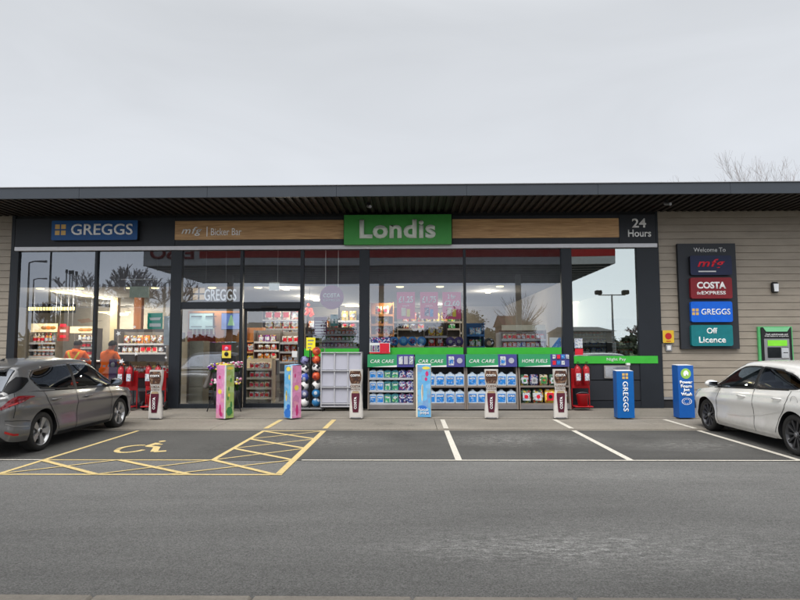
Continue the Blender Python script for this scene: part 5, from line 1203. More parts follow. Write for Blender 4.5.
# ------------------------------------------------------------------ the two men in hi-vis jackets
M_HIVIS = pm('hivis_orange', (1.0,.17,.012), .7, 0, .12, 6, .3, 25); M_REFL = pm('reflective_grey', (.42,.40,.42), .4, .2, .1); M_HYEL = pm('hivis_yellow', (.70,.75,.05), .6); M_SKIN = pm('skin', (.42,.23,.16), .55); M_HAIR = pm('hair_dark', (.02,.014,.010), .6, 0, .2, 30); M_TROU = pm('trousers_navy', (.02,.025,.045), .8)
def man(loc, rz, label, lean, turn, braces, hs, tro=None):
    t = root('person', (0,0,0), label, 'person'); ORG[t.name] = Vector((0,0,0))
    L_ = lean
    J = {'pel':(0,0,.95,.155,.12),'sp':(0,.02*L_,1.15,.165,.125),'ch':(0,.06*L_,1.36,.20,.135),'nk':(0,.09*L_,1.51,.068,.065),'hd0':(turn*.01,.10*L_+.01,1.60,.075,.088),'hd1':(turn*.02,.12*L_+.015,1.70,.080,.095),'hd2':(turn*.02,.12*L_+.01,1.775,.055,.065)}
    E_ = [('pel','sp'),('sp','ch'),('ch','nk'),('nk','hd0'),('hd0','hd1'),('hd1','hd2')]
    for s, n in ((-1,'l'),(1,'r')):
        J['sh'+n] = (s*.19,.07*L_,1.43,.085,.085); J['el'+n] = (s*.285,.10+.03*L_,1.17,.062,.062); J['wr'+n] = (s*.20,.33,1.10,.040,.040)
        J['hn'+n] = (s*.17,.40,1.11,.038,.022)
        J['hp'+n] = (s*.095,0,.90,.105,.105); J['kn'+n] = (s*.11,.03,.50,.068,.070); J['an'+n] = (s*.115,-.01,.09,.045,.05); J['to'+n] = (s*.13,.16,.045,.042,.032)
        E_ += [('ch','sh'+n),('sh'+n,'el'+n),('el'+n,'wr'+n),('wr'+n,'hn'+n),('pel','hp'+n),('hp'+n,'kn'+n),('kn'+n,'an'+n),('an'+n,'to'+n)]
        for k, (dx, ln) in enumerate(((-.024,.070),(-.008,.082),(.008,.078),(.024,.060))):
            a, b_ = f'f{k}a{n}', f'f{k}b{n}'
            J[a] = (s*.17+dx,.40+ln*.62,1.105,.0095,.0095); J[b_] = (s*.17+dx*1.05,.40+ln,1.085,.008,.008)
            E_ += [('hn'+n,a),(a,b_)]
        J['t'+n] = (s*.125,.425,1.10,.011,.011); J['u'+n] = (s*.115,.45,1.09,.009,.009); E_ += [('hn'+n,'t'+n),('t'+n,'u'+n)]
    names = list(J); me = bpy.data.meshes.new('body'); me.from_pydata([J[k][:3] for k in names], [(names.index(a),names.index(b)) for a, b in E_], [])
    o = bpy.data.objects.new('body', me); COL.objects.link(o)
    sk = o.modifiers.new('skin','SKIN'); sk.use_smooth_shade = True
    for i, k in enumerate(names): me.skin_vertices[0].data[i].radius = J[k][3:5]
    me.skin_vertices[0].data[0].use_root = True
    ss = o.modifiers.new('s','SUBSURF'); ss.levels = 2; ss.render_levels = 2
    bpy.context.view_layer.update(); dg = bpy.context.evaluated_depsgraph_get()
    m2 = bpy.data.meshes.new_from_object(o.evaluated_get(dg)); o.modifiers.clear(); o.data = m2; o.parent = t
    m2.materials.clear()
    for m in (M_HIVIS, M_REFL, M_SKIN, tro or M_TROU, M_BLACK): m2.materials.append(m)
    for p in m2.polygons:
        c = p.center; p.use_smooth = True; arm = abs(c.x) > .235 or c.y > .24
        if c.z > 1.53: mi = 2
        elif arm and c.z > .9: mi = 2 if c.y > .345 else (1 if 1.22 < c.z < 1.27 else 0)
        elif c.z > .86: mi = 1 if (1.07 < c.z < 1.12 or 1.24 < c.z < 1.29) else 0
        elif c.z > .12: mi = 3
        else: mi = 4
        p.material_index = mi
    ORG[o.name] = Vector((0,0,0))
    hx, hy = turn*.02, .12*L_
    mb = MB(); n, m = 20, 12; vs = []   # hair cap
    for i in range(m+1):
        th = math.pi*.60*i/m
        for k in range(n):
            a = 2*math.pi*k/n; back = -math.sin(a+turn*.4); r = 1.05
            zz = math.cos(th)*.125; ext = 1+.0*back
            if i == m and back < 0: zz += .05
            vs.append((hx+.092*r*math.sin(th)*math.cos(a), hy+.005+.108*r*math.sin(th)*math.sin(a), 1.70+zz))
    mb.add(vs, [(i*n+k,i*n+(k+1)%n,(i+1)*n+(k+1)%n,(i+1)*n+k) for i in range(m) for k in range(n)], 0, True); mb.build('hair', M_HAIR, t)
    mb = MB()
    for s in (-1,1): mb.ball((hx+s*.088,hy+.01,1.67),.026,0,8,6,(.4,.8,1.2))
    mb.ball((hx,hy+.115,1.665),.02,0,8,6,(.8,1.1,1.3)); mb.build('ears_and_nose', M_SKIN, t)
    mb = MB()
    for s in (-1,1): mb.ball((hx+s*.034,hy+.098,1.695),.012,0,8,6)
    mb.build('eyes', M_DARK, t)
    # jacket collar and hem
    MB().lathe([(.115,1.46),(.095,1.55),(.082,1.555),(.09,1.47)], (0,.085*L_,0), 20).build('collar', M_HIVIS, t)
    MB().lathe([(.175,.86),(.185,.90),(.18,1.02)], (0,0,0), 24).build('jacket_hem', M_HIVIS, t)
    if braces:
        y = lambda z: -.125+.06*L_*(z-1.1)/.3-.02
        for s in (-1,1):
            pts = [(s*.13,y(1.44)+.02,1.47),(s*.11,y(1.40)-.008,1.40),(s*.05,y(1.28)-.022,1.28),(s*.02,y(1.20)-.022,1.20)]
            vs = []
            for q in pts: vs += [(q[0]-.022,q[1],q[2]),(q[0]+.022,q[1],q[2])]
            MB().add(vs, [(2*i,2*i+1,2*i+3,2*i+2) for i in range(3)]).build('brace', M_HYEL, t)
        MB().box(-.035,.035,y(1.15)-.024,y(1.15)-.014,1.08,1.21).build('brace_join', M_HYEL, t)
        MB().box(-.028,.028,y(1.15)-.032,y(1.15)-.024,1.12,1.17).build('buckle', M_BLACK, t)
    t.location = loc; t.rotation_euler.z = rz; t.scale = (hs*1.16,hs*1.08,hs); return t
q = W(75.5,350,1.35); man((q.x,1.35,BASE_Z), R(4), 'man seen from behind in an orange hi-vis jacket with yellow braces', .6, 1, True, 1.0)
q = W(107.5,350,1.15); man((q.x,1.15,BASE_Z), R(-18), 'man in a plain orange hi-vis jacket, right of the one with braces', 1.0, 2, False, .985, M_HIVIS)

# ------------------------------------------------------------------ cars
def cr_interp(keys, x):
    "Catmull-Rom through (x, value...) keys"
    if x <= keys[0][0]: return keys[0][1:]
    if x >= keys[-1][0]: return keys[-1][1:]
    for i in range(len(keys)-1):
        if keys[i][0] <= x <= keys[i+1][0]: break
    p1, p2 = keys[i], keys[i+1]; p0 = keys[i-1] if i > 0 else p1; p3 = keys[i+2] if i+2 < len(keys) else p2
    d = p2[0]-p1[0]; u = (x-p1[0])/d; out = []
    for k in range(1, len(p1)):
        m1 = (p2[k]-p0[k])/max(p2[0]-p0[0],1e-6)*d; m2 = (p3[k]-p1[k])/max(p3[0]-p1[0],1e-6)*d
        if (p1[k]-p0[k])*(p2[k]-p1[k]) <= 0: m1 = 0
        if (p2[k]-p1[k])*(p3[k]-p2[k]) <= 0: m2 = 0
        out.append((2*u**3-3*u**2+1)*p1[k]+(u**3-2*u**2+u)*m1+(-2*u**3+3*u**2)*p2[k]+(u**3-u**2)*m2)
    return out
def make_car(name, label, C):
    """x forward, y left, z up; origin on the ground midway between the axles"""
    t = root(name, (0,0,0), label, 'car'); ORG[t.name] = Vector((0,0,0))
    import bmesh
    LOW = C['low']      # x, half width, z bottom, z shoulder (belt), z top centre (bonnet / under the glass)
    def low(x): return cr_interp(LOW, x)
    TS = 26
    def S(x, u, side=1):
        "point on the lower body; u 0..1 from the sill up to the belt, 1..2 over the top to the centre line"
        w_, zb, zs, zc = low(x); h = zs-zb
        if u <= 1:
            z = zb+h*u
            prof = cr_interp([(0,.935),(.08,.968),(.20,.986),(.38,.974),(.55,.980),(.69,1.0),(.73,.998),(.80,.978),(.90,.962),(1,.925)], u)[0]
            return Vector((x, side*w_*prof, z))
        v = u-1; y = w_*.925*(1-v); z = zs+(zc-zs)*math.sin(v*math.pi/2)**.8
        return Vector((x, side*y, z))
    xa, xb = LOW[0][0], LOW[-1][0]
    xs = []; n = 110
    for i in range(n+1):
        u = i/n; xs.append(xa+(xb-xa)*((.5-.5*math.cos(math.pi*u))*.6+u*.4)) 
    us = [i/20 for i in range(21)]+[1+i/8 for i in range(1,9)]
    mb = MB(); K = len(us); vs = []
    for x in xs:
        row = [S(x,u) for u in us]; row2 = [S(x,u,-1) for u in us]
        vs += row+row2[:-1][::-1]
    NR = 2*K-1
    mb.add(vs, [(i*NR+j,i*NR+j+1,(i+1)*NR+j+1,(i+1)*NR+j) for i in range(len(xs)-1) for j in range(NR-1)], 0, True)
    mb.add(vs, [(i*NR,(i+1)*NR,(i+1)*NR+NR-1,i*NR+NR-1) for i in range(len(xs)-1)], 1)
    mb.add(vs[:NR], [tuple(range(NR))], 0); mb.add(vs[-NR:], [tuple(range(NR))[::-1]], 0)
    body = mb.build('body', [C['paint'], M_BLACK], t)
    bm = bmesh.new(); bm.from_mesh(body.data); bmesh.ops.remove_doubles(bm, verts=bm.verts, dist=.0004); bmesh.ops.recalc_face_normals(bm, faces=bm.faces); bm.to_mesh(body.data); bm.free()
    # wheel arches cut through
    hw = C['hw']; WR = C['wr']; axf, axr = C['wb']/2, -C['wb']/2
    cut = MB()
    for ax in (axf, axr):
        for s in (-1,1):
            r = WR+C['gap']; pts = [(ax+r*math.cos(2*math.pi*k/40), WR+.005+r*math.sin(2*math.pi*k/40)) for k in range(40)]
            cut.prism(pts, s*(hw-.30), s*(hw+.2), 0)
    co = cut.build('cutter', M_BLACK)
    co.location = (0,0,0); co.data.transform(Matrix.Translation(ORG[co.name]))
    bo = body.modifiers.new('b','BOOLEAN'); bo.object = co; bo.operation = 'DIFFERENCE'; bo.solver = 'EXACT'
    bpy.context.view_layer.update(); dg = bpy.context.evaluated_depsgraph_get()
    m2 = bpy.data.meshes.new_from_object(body.evaluated_get(dg)); body.modifiers.clear(); body.data = m2
    bpy.data.objects.remove(co)
    ssel = m2
    for p in m2.polygons:
        c = p.center
        for ax in (axf, axr):
            rr = math.hypot(c.x-ax, c.z-WR)
            if rr < WR+C['gap']+.004 and abs(c.y) < hw-.0 and (abs(p.normal.y) < .5 or abs(c.y) < hw-.25): p.material_index = 1; p.use_smooth = False
    try: m2.set_sharp_from_angle(angle=R(38))
    except Exception: pass
    def ribbon(nm, pts, wd, mat, off=.003, par=None, side=-1, across='u'):
        "strip that follows the body surface through (x,u) points"
        mb = MB(); vs = []
        P_ = []
        for i in range(len(pts)-1):
            for k in range(6): P_.append(tuple(pts[i][q]+(pts[i+1][q]-pts[i][q])*k/6 for q in range(2)))
        P_.append(pts[-1])
        for i, (x, u) in enumerate(P_):
            a = P_[max(i-1,0)]; b = P_[min(i+1,len(P_)-1)]
            p = S(x,u,side); tg = (S(b[0],b[1],side)-S(a[0],a[1],side)).normalized()
            du = S(x,min(u+.02,2),side)-S(x,max(u-.02,0),side); dx = S(min(x+.02,xb),u,side)-S(max(x-.02,xa),u,side)
            nn = dx.cross(du).normalized(); nn = nn if nn.y*side > -1e-3 and (abs(nn.y) > .2 or nn.z > 0) else -nn
            if nn.dot(Vector((0,side,.2))) < 0: nn = -nn
            c = tg.cross(nn).normalized()*wd/2
            vs += [p-c+nn*off, p+c+nn*off]
        mb.add(vs, [(2*i,2*i+1,2*i+3,2*i+2) for i in range(len(P_)-1)], 0, True)
        return mb.build(nm, mat, par or t)
    def patch(nm, rows, mat, off=.005, par=None, side=-1, nx=8, th=.004):
        "closed panel over the surface between a lower and an upper line: rows = [(x, u0, u1), ...]"
        mb = MB(); vs = []; n = len(rows)
        for (x, u0, u1) in rows:
            for k in range(nx+1):
                u = u0+(u1-u0)*k/nx; p = S(x,u,side)
                du = S(x,u+.02,side)-S(x,max(u-.02,0),side); dx = S(min(x+.02,xb),u,side)-S(max(x-.02,xa),u,side)
                nn = dx.cross(du).normalized()
                if nn.dot(Vector(((-.6 if x < 0 else .6) if abs(x) > C['wb']/2+.2 else 0, side, .2))) < 0: nn = -nn
                vs.append(p+nn*off)
        mb.add(vs, [(i*(nx+1)+k,i*(nx+1)+k+1,(i+1)*(nx+1)+k+1,(i+1)*(nx+1)+k) for i in range(n-1) for k in range(nx)], 0, True)
        o = mb.build(nm, mat, par or t); return o
    # glasshouse
    HK = C['house']    # x, z of roof centre line, half width at roof edge, half width at belt, z belt, z edge of roof
    def hs(x): return cr_interp(HK, x)
    def Hs(x, u, side=1):
        zr, wr_, wbt, zb, ze = hs(x)
        if u <= 1:
            y = wbt+(wr_-wbt)*u+.018*math.sin(math.pi*u); z = zb+(ze-zb)*u
        else:
            v = u-1; y = wr_*math.cos(v*math.pi/2)**.8 if v < 1 else 0; z = ze+(zr-ze)*math.sin(v*math.pi/2)**.75
        return Vector((x, side*y, z))
    hx0, hx1 = HK[0][0], HK[-1][0]
    hxs = [hx0+(hx1-hx0)*i/70 for i in range(71)]
    hus = [0,.001]+[i/10 for i in range(1,11)]+[1+i/10 for i in range(1,11)]
    glass_top, glass_bot = .90, .06
    def inwin(x, u, lst):
        for (a, b, ls) in lst:
            pass
        return False
    SW = C['sidewin']  # list of windows: name, bottom/top limits given as list (x, u0, u1)
    def ulim(win, x):
        if x < win[0][0] or x > win[-1][0]: return None
        for i in range(len(win)-1):
            if win[i][0] <= x <= win[i+1][0]:
                f = (x-win[i][0])/max(win[i+1][0]-win[i][0],1e-6); return (win[i][1]+(win[i+1][1]-win[i][1])*f, win[i][2]+(win[i+1][2]-win[i][2])*f)
    # shell of the cabin: roof, pillars; windows become their own glass meshes set 4 mm proud of a dark liner
    wf, wr2 = C['screen'], C['rear']   # x ranges in which the top is windscreen / rear glass
    roof = MB(); vs = []
    for x in hxs:
        vs += [Hs(x,u) for u in hus]+[Hs(x,u,-1) for u in hus][:-1][::-1]
    KH = len(hus); NH = 2*KH-1; fr, fd = [], []
    for i in range(len(hxs)-1):
        xm = (hxs[i]+hxs[i+1])/2
        for j in range(NH-1):
            jj = j if j < KH-1 else NH-2-j
            um = (hus[jj]+hus[jj+1])/2
            hole = False
            if (um > 1.12 and wf[0] < xm < wf[1]) or (um > 1.02 and wr2[0] < xm < wr2[1]): hole = True
            if um < 1:
                for win in SW:
                    l = ulim(win, xm)
                    if l and l[0] < um < l[1]: hole = True
            if not hole: fr.append((i*NH+j,i*NH+j+1,(i+1)*NH+j+1,(i+1)*NH+j))
    roof.add(vs, fr, 0, True); rf = roof.build('roof', C['paint'], t, recalc=False)
    sm = rf.modifiers.new('s','SOLIDIFY'); sm.thickness = .03; sm.offset = 0
    def hpatch(nm, rows, mat, off, side, par=None, n=10):
        mb = MB(); vs = []
        for (x, u0, u1) in rows:
            for k in range(n+1):
                u = u0+(u1-u0)*k/n; p = Hs(x,u,side); du = Hs(x,u+.02,side)-Hs(x,max(0,u-.02),side); dx = Hs(x+.02,u,side)-Hs(x-.02,u,side); nn = dx.cross(du).normalized()
                if nn.dot(Vector((0,side,.3))) < 0: nn = -nn
                vs.append(p+nn*off)
        mb.add(vs, [(i*(n+1)+k,i*(n+1)+k+1,(i+1)*(n+1)+k+1,(i+1)*(n+1)+k) for i in range(len(rows)-1) for k in range(n)], 0, True)
        return mb.build(nm, mat, par or t)
    def dense(win, dx=.03):
        out = []; x = win[0][0]
        while x < win[-1][0]:
            out.append((x,)+tuple(ulim(win,x))); x += dx
        out.append(win[-1]); return out
    for s in (-1,1):
        for wi, win in enumerate(SW):
            g = [(x,max(0,a-.02),min(1,b+.02)) for x,a,b in dense(win)]
            hpatch('side_window', g, M_CARGLASS, .019, s)
        # dark frame around the daylight opening
        for win in SW:
            d = dense(win)
            for tb in (1,2):
                rows = [(q[0], q[tb]-(.035 if tb == 2 else .015), q[tb]+(.025 if tb == 2 else .035)) if True else q for q in d]
                rows = [(x,max(0,a),min(1.0,b)) for x,a,b in rows]
                hpatch('window_seal', rows, C.get('seal', M_BLACK) if tb == 2 else M_BLACK, .0205, s, n=2)
        for (x, u0, u1, wd) in C['pillars']:
            hpatch('door_pillar', [(x-wd/2,u0,u1),(x+wd/2,u0,u1)], M_BLACK, .0215, s)
    for rng_, nm in ((wf,'windscreen'),(wr2,'rear_window')):
        mb = MB(); vs = []; nx_ = 12; xs2 = [rng_[0]-.02+(rng_[1]-rng_[0]+.04)*i/10 for i in range(11)]
        for x in xs2:
            for k in range(2*nx_+1):
                v = -1+k/nx_; sd = -1 if v < 0 else 1
                e_ = .10 if nm == 'windscreen' else .0; p = Hs(min(max(x,hx0),hx1), 1+e_+(1-e_)*(1-abs(v)), sd); vs.append(p+Vector((0,0,.018)) if nm == 'windscreen' else p+Vector((-.012,0,.014)))
        K2 = 2*nx_+1
        mb.add(vs, [(i*K2+k,i*K2+k+1,(i+1)*K2+k+1,(i+1)*K2+k) for i in range(10) for k in range(2*nx_)], 0, True)
        mb.build(nm, M_CARGLASS, t)
    # cabin interior
    MB().box(C['wb']*-.45,C['wb']*.40,-hw+.16,hw-.16,.35,.45).build('cabin_floor', M_DARK, t)
    seat = MB()
    for x in (.15,-.75):
        for y in (-.38,.38): seat.prism(rrect(x-.12,x+.0,.5,1.05,.05), y-.24, y+.24, 0).prism(rrect(x-.08,x-.01,1.07,1.25,.03), y-.12, y+.12, 0).box(x-.1,x+.42,y-.24,y+.24,.42,.58,0,.03)
    seat.build('seats', pm('seat_cloth_dark', (.03,.03,.033), .8), t)
    MB().prism([(.55,.75),(.95,.75),(1.0,.92),(.6,.95)], -hw+.2, hw-.2, 0).build('dashboard', M_DARK, t)
    # wheels
    def wheel():
        wl = root('wheel', (0,0,0), None, None); del_ = [k for k in wl.keys()]
        for k in del_: del wl[k]
        wl.parent = t; rr = C['rim']
        ORG[wl.name] = Vector((0,0,0))
        tp = [(rr-.005,-.10),(rr+.01,-.105),(WR-.02,-.105),(WR-.004,-.08),(WR,-.05),(WR,.05),(WR-.004,.08),(WR-.02,.105),(rr+.01,.105),(rr-.005,.10)]
        MB().lathe(tp, (0,0,0), 40, 0, 'y').build('tyre', C['tyre'], wl)
        rim = MB().lathe([(rr-.0,-.10),(rr-.012,-.085),(rr-.030,-.06),(rr-.035,.06)], (0,0,0), 40, 0, 'y')
        n = C['spokes']
        for k in range(n):
            a0 = 2*math.pi*k/n+.2
            for da, w0, w1 in C['spoke_shape']:
                a1 = a0+da; r0, r1 = .035, rr-.012
                c0, s0, c1, s1 = math.cos(a0+da*.25), math.sin(a0+da*.25), math.cos(a1), math.sin(a1)
                p0 = Vector((r0*c0,0,r0*s0)); p1 = Vector((r1*c1,0,r1*s1)); dr = (p1-p0).normalized(); pr = Vector((-dr.z,0,dr.x))
                vs = [p0-pr*w0+Vector((0,-.072,0)), p0+pr*w0+Vector((0,-.072,0)), p1+pr*w1+Vector((0,-.088,0)), p1-pr*w1+Vector((0,-.088,0))]
                vs += [v+Vector((0,.03,0)) for v in vs]
                rim.add(vs, [(0,1,2,3),(4,5,6,7),(0,3,7,4),(1,2,6,5),(2,3,7,6),(0,1,5,4)], 0)
        rim.lathe([(0,-.085),(.055,-.082),(.06,-.07),(.06,-.03)], (0,0,0), 20, 0, 'y')
        rim.build('rim', C['rimmat'], wl)
        MB().lathe([(0,-.088),(.03,-.087),(.033,-.083)], (0,0,0), 14, 0, 'y').build('hub_cap', C['hub'], wl)
        MB().lathe([(0,-.03),(.13,-.03),(.13,-.02),(0,-.02)], (0,0,0), 24, 0, 'y').build('brake_disc', M_GREY, wl)
        MB().lathe([(0,.02),(rr-.03,.02),(rr-.03,.03)], (0,0,0), 24, 0, 'y').build('inner_face', M_BLACK, wl)
        return wl
    wl = wheel(); ty = hw-.150
    wl.location = (axf, -ty, WR)
    for (x, s, rz) in ((axr,-1,0),(axf,1,math.pi),(axr,1,math.pi)):
        q = dup(wl, (x, s*ty, WR), parent=t, rotz=rz); q.rotation_euler.y = x*1.7
    return t, S, Hs, ribbon, patch, hpatch, low
def carpaint(name, col, metal, rough, dirt=0):
    m, nt, b = nodes(name); N = nt.nodes; L = nt.links; b.inputs['Base Color'].default_value = (*col,1); b.inputs['Metallic'].default_value = metal; b.inputs['Roughness'].default_value = rough
    b.inputs['Coat Weight'].default_value = .8; b.inputs['Coat Roughness'].default_value = .06
    tc = N.new('ShaderNodeTexCoord'); sp = N.new('ShaderNodeSeparateXYZ'); L.new(tc.outputs['Object'], sp.inputs[0])
    n = N.new('ShaderNodeTexNoise'); n.inputs['Scale'].default_value = 4; n.inputs['Detail'].default_value = 7; n.inputs['Roughness'].default_value = .7; L.new(tc.outputs['Object'], n.inputs['Vector'])
    mr = N.new('ShaderNodeMapRange'); mr.inputs['From Min'].default_value = .95; mr.inputs['From Max'].default_value = .25; mr.inputs['To Max'].default_value = 1; L.new(sp.outputs['Z'], mr.inputs['Value'])
    mu = N.new('ShaderNodeMath'); mu.operation = 'MULTIPLY'; L.new(mr.outputs[0], mu.inputs[0]); L.new(n.outputs['Fac'], mu.inputs[1])
    m3 = N.new('ShaderNodeMath'); m3.operation = 'MULTIPLY'; L.new(mu.outputs[0], m3.inputs[0]); m3.inputs[1].default_value = dirt
    mx = N.new('ShaderNodeMix'); mx.data_type = 'RGBA'; mx.inputs[6].default_value = (*col,1); mx.inputs[7].default_value = (.22,.185,.14,1); L.new(m3.outputs[0], mx.inputs[0]); L.new(mx.outputs[2], b.inputs['Base Color'])
    m4 = N.new('ShaderNodeMapRange'); m4.inputs['To Min'].default_value = rough; m4.inputs['To Max'].default_value = .7; L.new(m3.outputs[0], m4.inputs['Value']); L.new(m4.outputs[0], b.inputs['Roughness'])
    return m
M_TYRE = pm('tyre_rubber', (.022,.021,.020), .85, 0, .15, 20)
GREYC = dict(paint=carpaint('car_paint_grey', (.150,.150,.150), .5, .30, .18), hw=.905, wb=2.66, wr=.318, gap=.045, rim=.232, crease=.997,
    low=[(-2.14,.68,.40,.78,.78),(-2.125,.775,.33,.87,.88),(-2.08,.835,.27,.945,.95),(-1.95,.880,.24,.985,.985),(-1.75,.895,.225,.985,.985),(-1.33,.905,.21,.965,.965),(-.5,.900,.20,.935,.935),(.5,.900,.20,.905,.905),(1.0,.900,.20,.885,.96),(1.33,.903,.20,.860,.935),(1.75,.885,.20,.800,.885),(1.98,.80,.21,.74,.82),(2.10,.66,.24,.64,.70),(2.17,.46,.32,.52,.54)],
    house=[(-2.09,.965,.66,.70,.945,.952),(-2.02,1.05,.655,.75,.96,1.02),(-1.90,1.20,.650,.78,.975,1.17),(-1.78,1.33,.645,.795,.98,1.29),(-1.66,1.385,.640,.80,.98,1.335),(-1.35,1.430,.620,.815,.972,1.365),(-.8,1.470,.640,.825,.95,1.400),(-.2,1.482,.645,.828,.93,1.412),(.25,1.455,.635,.828,.915,1.390),(.55,1.36,.640,.828,.905,1.295),(.9,1.17,.68,.825,.895,1.105),(1.2,1.00,.74,.815,.88,.945),(1.3,.945,.77,.81,.87,.905)],
    sidewin=[[(-1.50,.50,.60),(-1.36,.13,.80),(-.9,.04,.90),(-.40,.03,.92)],[(-.30,.03,.92),(.25,.03,.92),(.55,.03,.90),(.95,.06,.84),(1.12,.12,.55)]],
    pillars=[(-.35,.02,.93,.09)], screen=(.36,1.22), rear=(-2.02,-1.76), tyre=M_TYRE, rimmat=pm('alloy_silver', (.50,.50,.50), .3, .8, .05), hub=M_BLACK, spokes=5, spoke_shape=[(.13,.022,.026),(-.13,.022,.026)], seal=M_CHROME)
def place_car(t, fx, fy, ang): t.location = (fx, fy, 0); t.rotation_euler.z = ang
t, S, Hs, ribbon, patch, hpatch, low = make_car('parked_car', 'grey five-door hatchback parked nose-in at the left, seen from its rear corner', GREYC)
grey = t
M_LINE = M_DARK
for s in (-1,1):
    ribbon('door_seam', [(-.36,.04),(-.35,.5),(-.34,1.0)], .012, M_LINE, side=s)
    ribbon('door_seam', [(.88,.06),(.92,.5),(.86,1.0)], .012, M_LINE, side=s)
    ribbon('door_seam', [(-.90,.12),(-1.00,.45),(-1.22,.72),(-1.30,1.0)], .012, M_LINE, side=s)
    ribbon('bonnet_seam', [(1.0,1.03),(1.5,1.05),(1.95,1.15)], .010, M_LINE, side=s)
    for x in (-1.02,.02):
        p = S(x,.815,s); h = MB().tube([(x-.10,p.y,p.z),(x-.09,p.y+s*.035,p.z+.002),(x+.09,p.y+s*.035,p.z+.002),(x+.10,p.y,p.z)], .014, 8).build('door_handle', GREYC['paint'], t)
        MB().tube([(x-.085,p.y+s*.048,p.z+.006),(x+.085,p.y+s*.048,p.z+.006)], .004, 6).build('handle_trim', M_CHROME, h)
    ribbon('sill_trim', [(-.9,.03),(.0,.03),(.9,.03)], .07, M_BLACK, .004, side=s)
    p = S(.93,1,s); m = root('door_mirror', (0,0,0), None, None)
    for k in list(m.keys()): del m[k]
    m.parent = t; ORG[m.name] = Vector((0,0,0))
    MB().ball((.88,p.y+s*.15,.985),.10,0,16,12,(.75,1.15,.80)).build('housing', GREYC['paint'], m)
    MB().prism([(p.y+s*.07,.92),(p.y+s*.24,.93),(p.y+s*.25,1.04),(p.y+s*.08,1.045)], .80,.812,0,'yz').build('mirror_glass', pm('mirror_silver', (.75,.78,.82), .05, 1.0, 0), m)
    MB().tube([(.86,p.y-s*.03,.93),(.87,p.y+s*.10,.95)], .022, 8).build('arm', M_BLACK, m)
    # tail lamp wrapping the corner
    M_TAIL = pm('tail_lamp_red', (.17,.006,.010), .15, 0, .15, 8, coat=.6)
    tl = patch('tail_light', [(-1.58,.895,.905),(-1.72,.865,.92),(-1.85,.815,.93),(-1.95,.78,.93),(-2.03,.765,.925),(-2.08,.77,.915),(-2.115,.78,.905),(-2.132,.81,.90)], M_TAIL, .008, side=s, nx=6)
    patch('lamp_strip', [(-1.80,.86,.88),(-1.95,.84,.865),(-2.06,.84,.865),(-2.12,.84,.87)], pm('tail_lamp_dark', (.10,.004,.006), .2), .011, par=tl, side=s, nx=2)
    patch('lamp_clear', [(-1.98,.785,.81),(-2.06,.78,.81),(-2.10,.79,.81)], pm('lamp_clear_red', (.45,.05,.05), .1), .011, par=tl, side=s, nx=2)
    patch('head_light', [(1.62,1.0,1.03),(1.80,.88,1.03),(1.95,.80,1.02),(2.05,.76,1.0)], pm('lamp_glass', (.5,.52,.55), .08, .3), .006, side=s, nx=6)
    ribbon('bumper_seam', [(-1.68,.40),(-1.80,.42),(-1.95,.43),(-2.05,.44),(-2.12,.46)], .010, M_LINE, side=s)
    ribbon('tailgate_seam', [(-1.99,1.0),(-2.03,.80),(-2.03,.50)], .010, M_LINE, side=s)
    ribbon('bumper_step', [(-1.72,.30),(-1.90,.31),(-2.03,.33),(-2.115,.38)], .012, pm('step_grey', (.30,.29,.285), .35, .4), .006, side=s)
    patch('reflector', [(-1.95,.13,.17),(-2.03,.13,.17),(-2.09,.14,.19),(-2.12,.13,.19)], pm('reflector_red', (.35,.02,.02), .25), .012, side=s, nx=2)
    hpatch('pillar_trim', [(-2.03,.0,.95),(-1.93,.08,.95),(-1.80,.18,.80),(-1.70,.30,.66),(-1.58,.45,.58)], pm('gloss_black', (.004,.004,.005), .3, spec=.2), .020, s)
rx = -2.142
MB().box(rx-.004,rx+.03,-.56,.56,.745,.755).build('tailgate_gap', M_DARK, t)
MB().box(rx-.010,rx+.03,-.55,.55,.68,.735,0,.01).build('tailgate_lip', GREYC['paint'], t)
MB().box(rx-.006,rx+.03,-.50,.50,.40,.50,0,.01).build('lower_valance', M_BLACK, t)
pl = MB().box(rx-.014,rx+.02,-.26,.26,.55,.66,0,.004).build('number_plate', pm('plate_yellow', (.62,.50,.06), .4), t)
MB().lathe([(0,-.006),(.055,-.006),(.055,.006),(0,.006)], (rx-.012,0,.715), 20, 0, 'x').build('round_badge', M_CHROME, t)
MB().prism([(-1.90,1.335),(-1.55,1.405),(-1.55,1.375),(-1.86,1.305)], -.56,.56,0).build('roof_spoiler', GREYC['paint'], t)
MB().prism([(-1.20,1.44),(-1.05,1.50),(-1.02,1.50),(-1.08,1.44)], -.012,.012,0).build('aerial', M_BLACK, t)
MB().tube([(-2.0,.0,1.02),(-1.97,-.22,1.06)], .008, 6).build('rear_wiper', M_BLACK, t)
rwp, fwp = G(57.5,448), G(109.5,430)
place_car(t, (rwp.x+fwp.x)/2-GREYC['hw']+.02, (rwp.y+fwp.y)/2, math.pi/2+R(1)); t.scale = (1,1,.975)

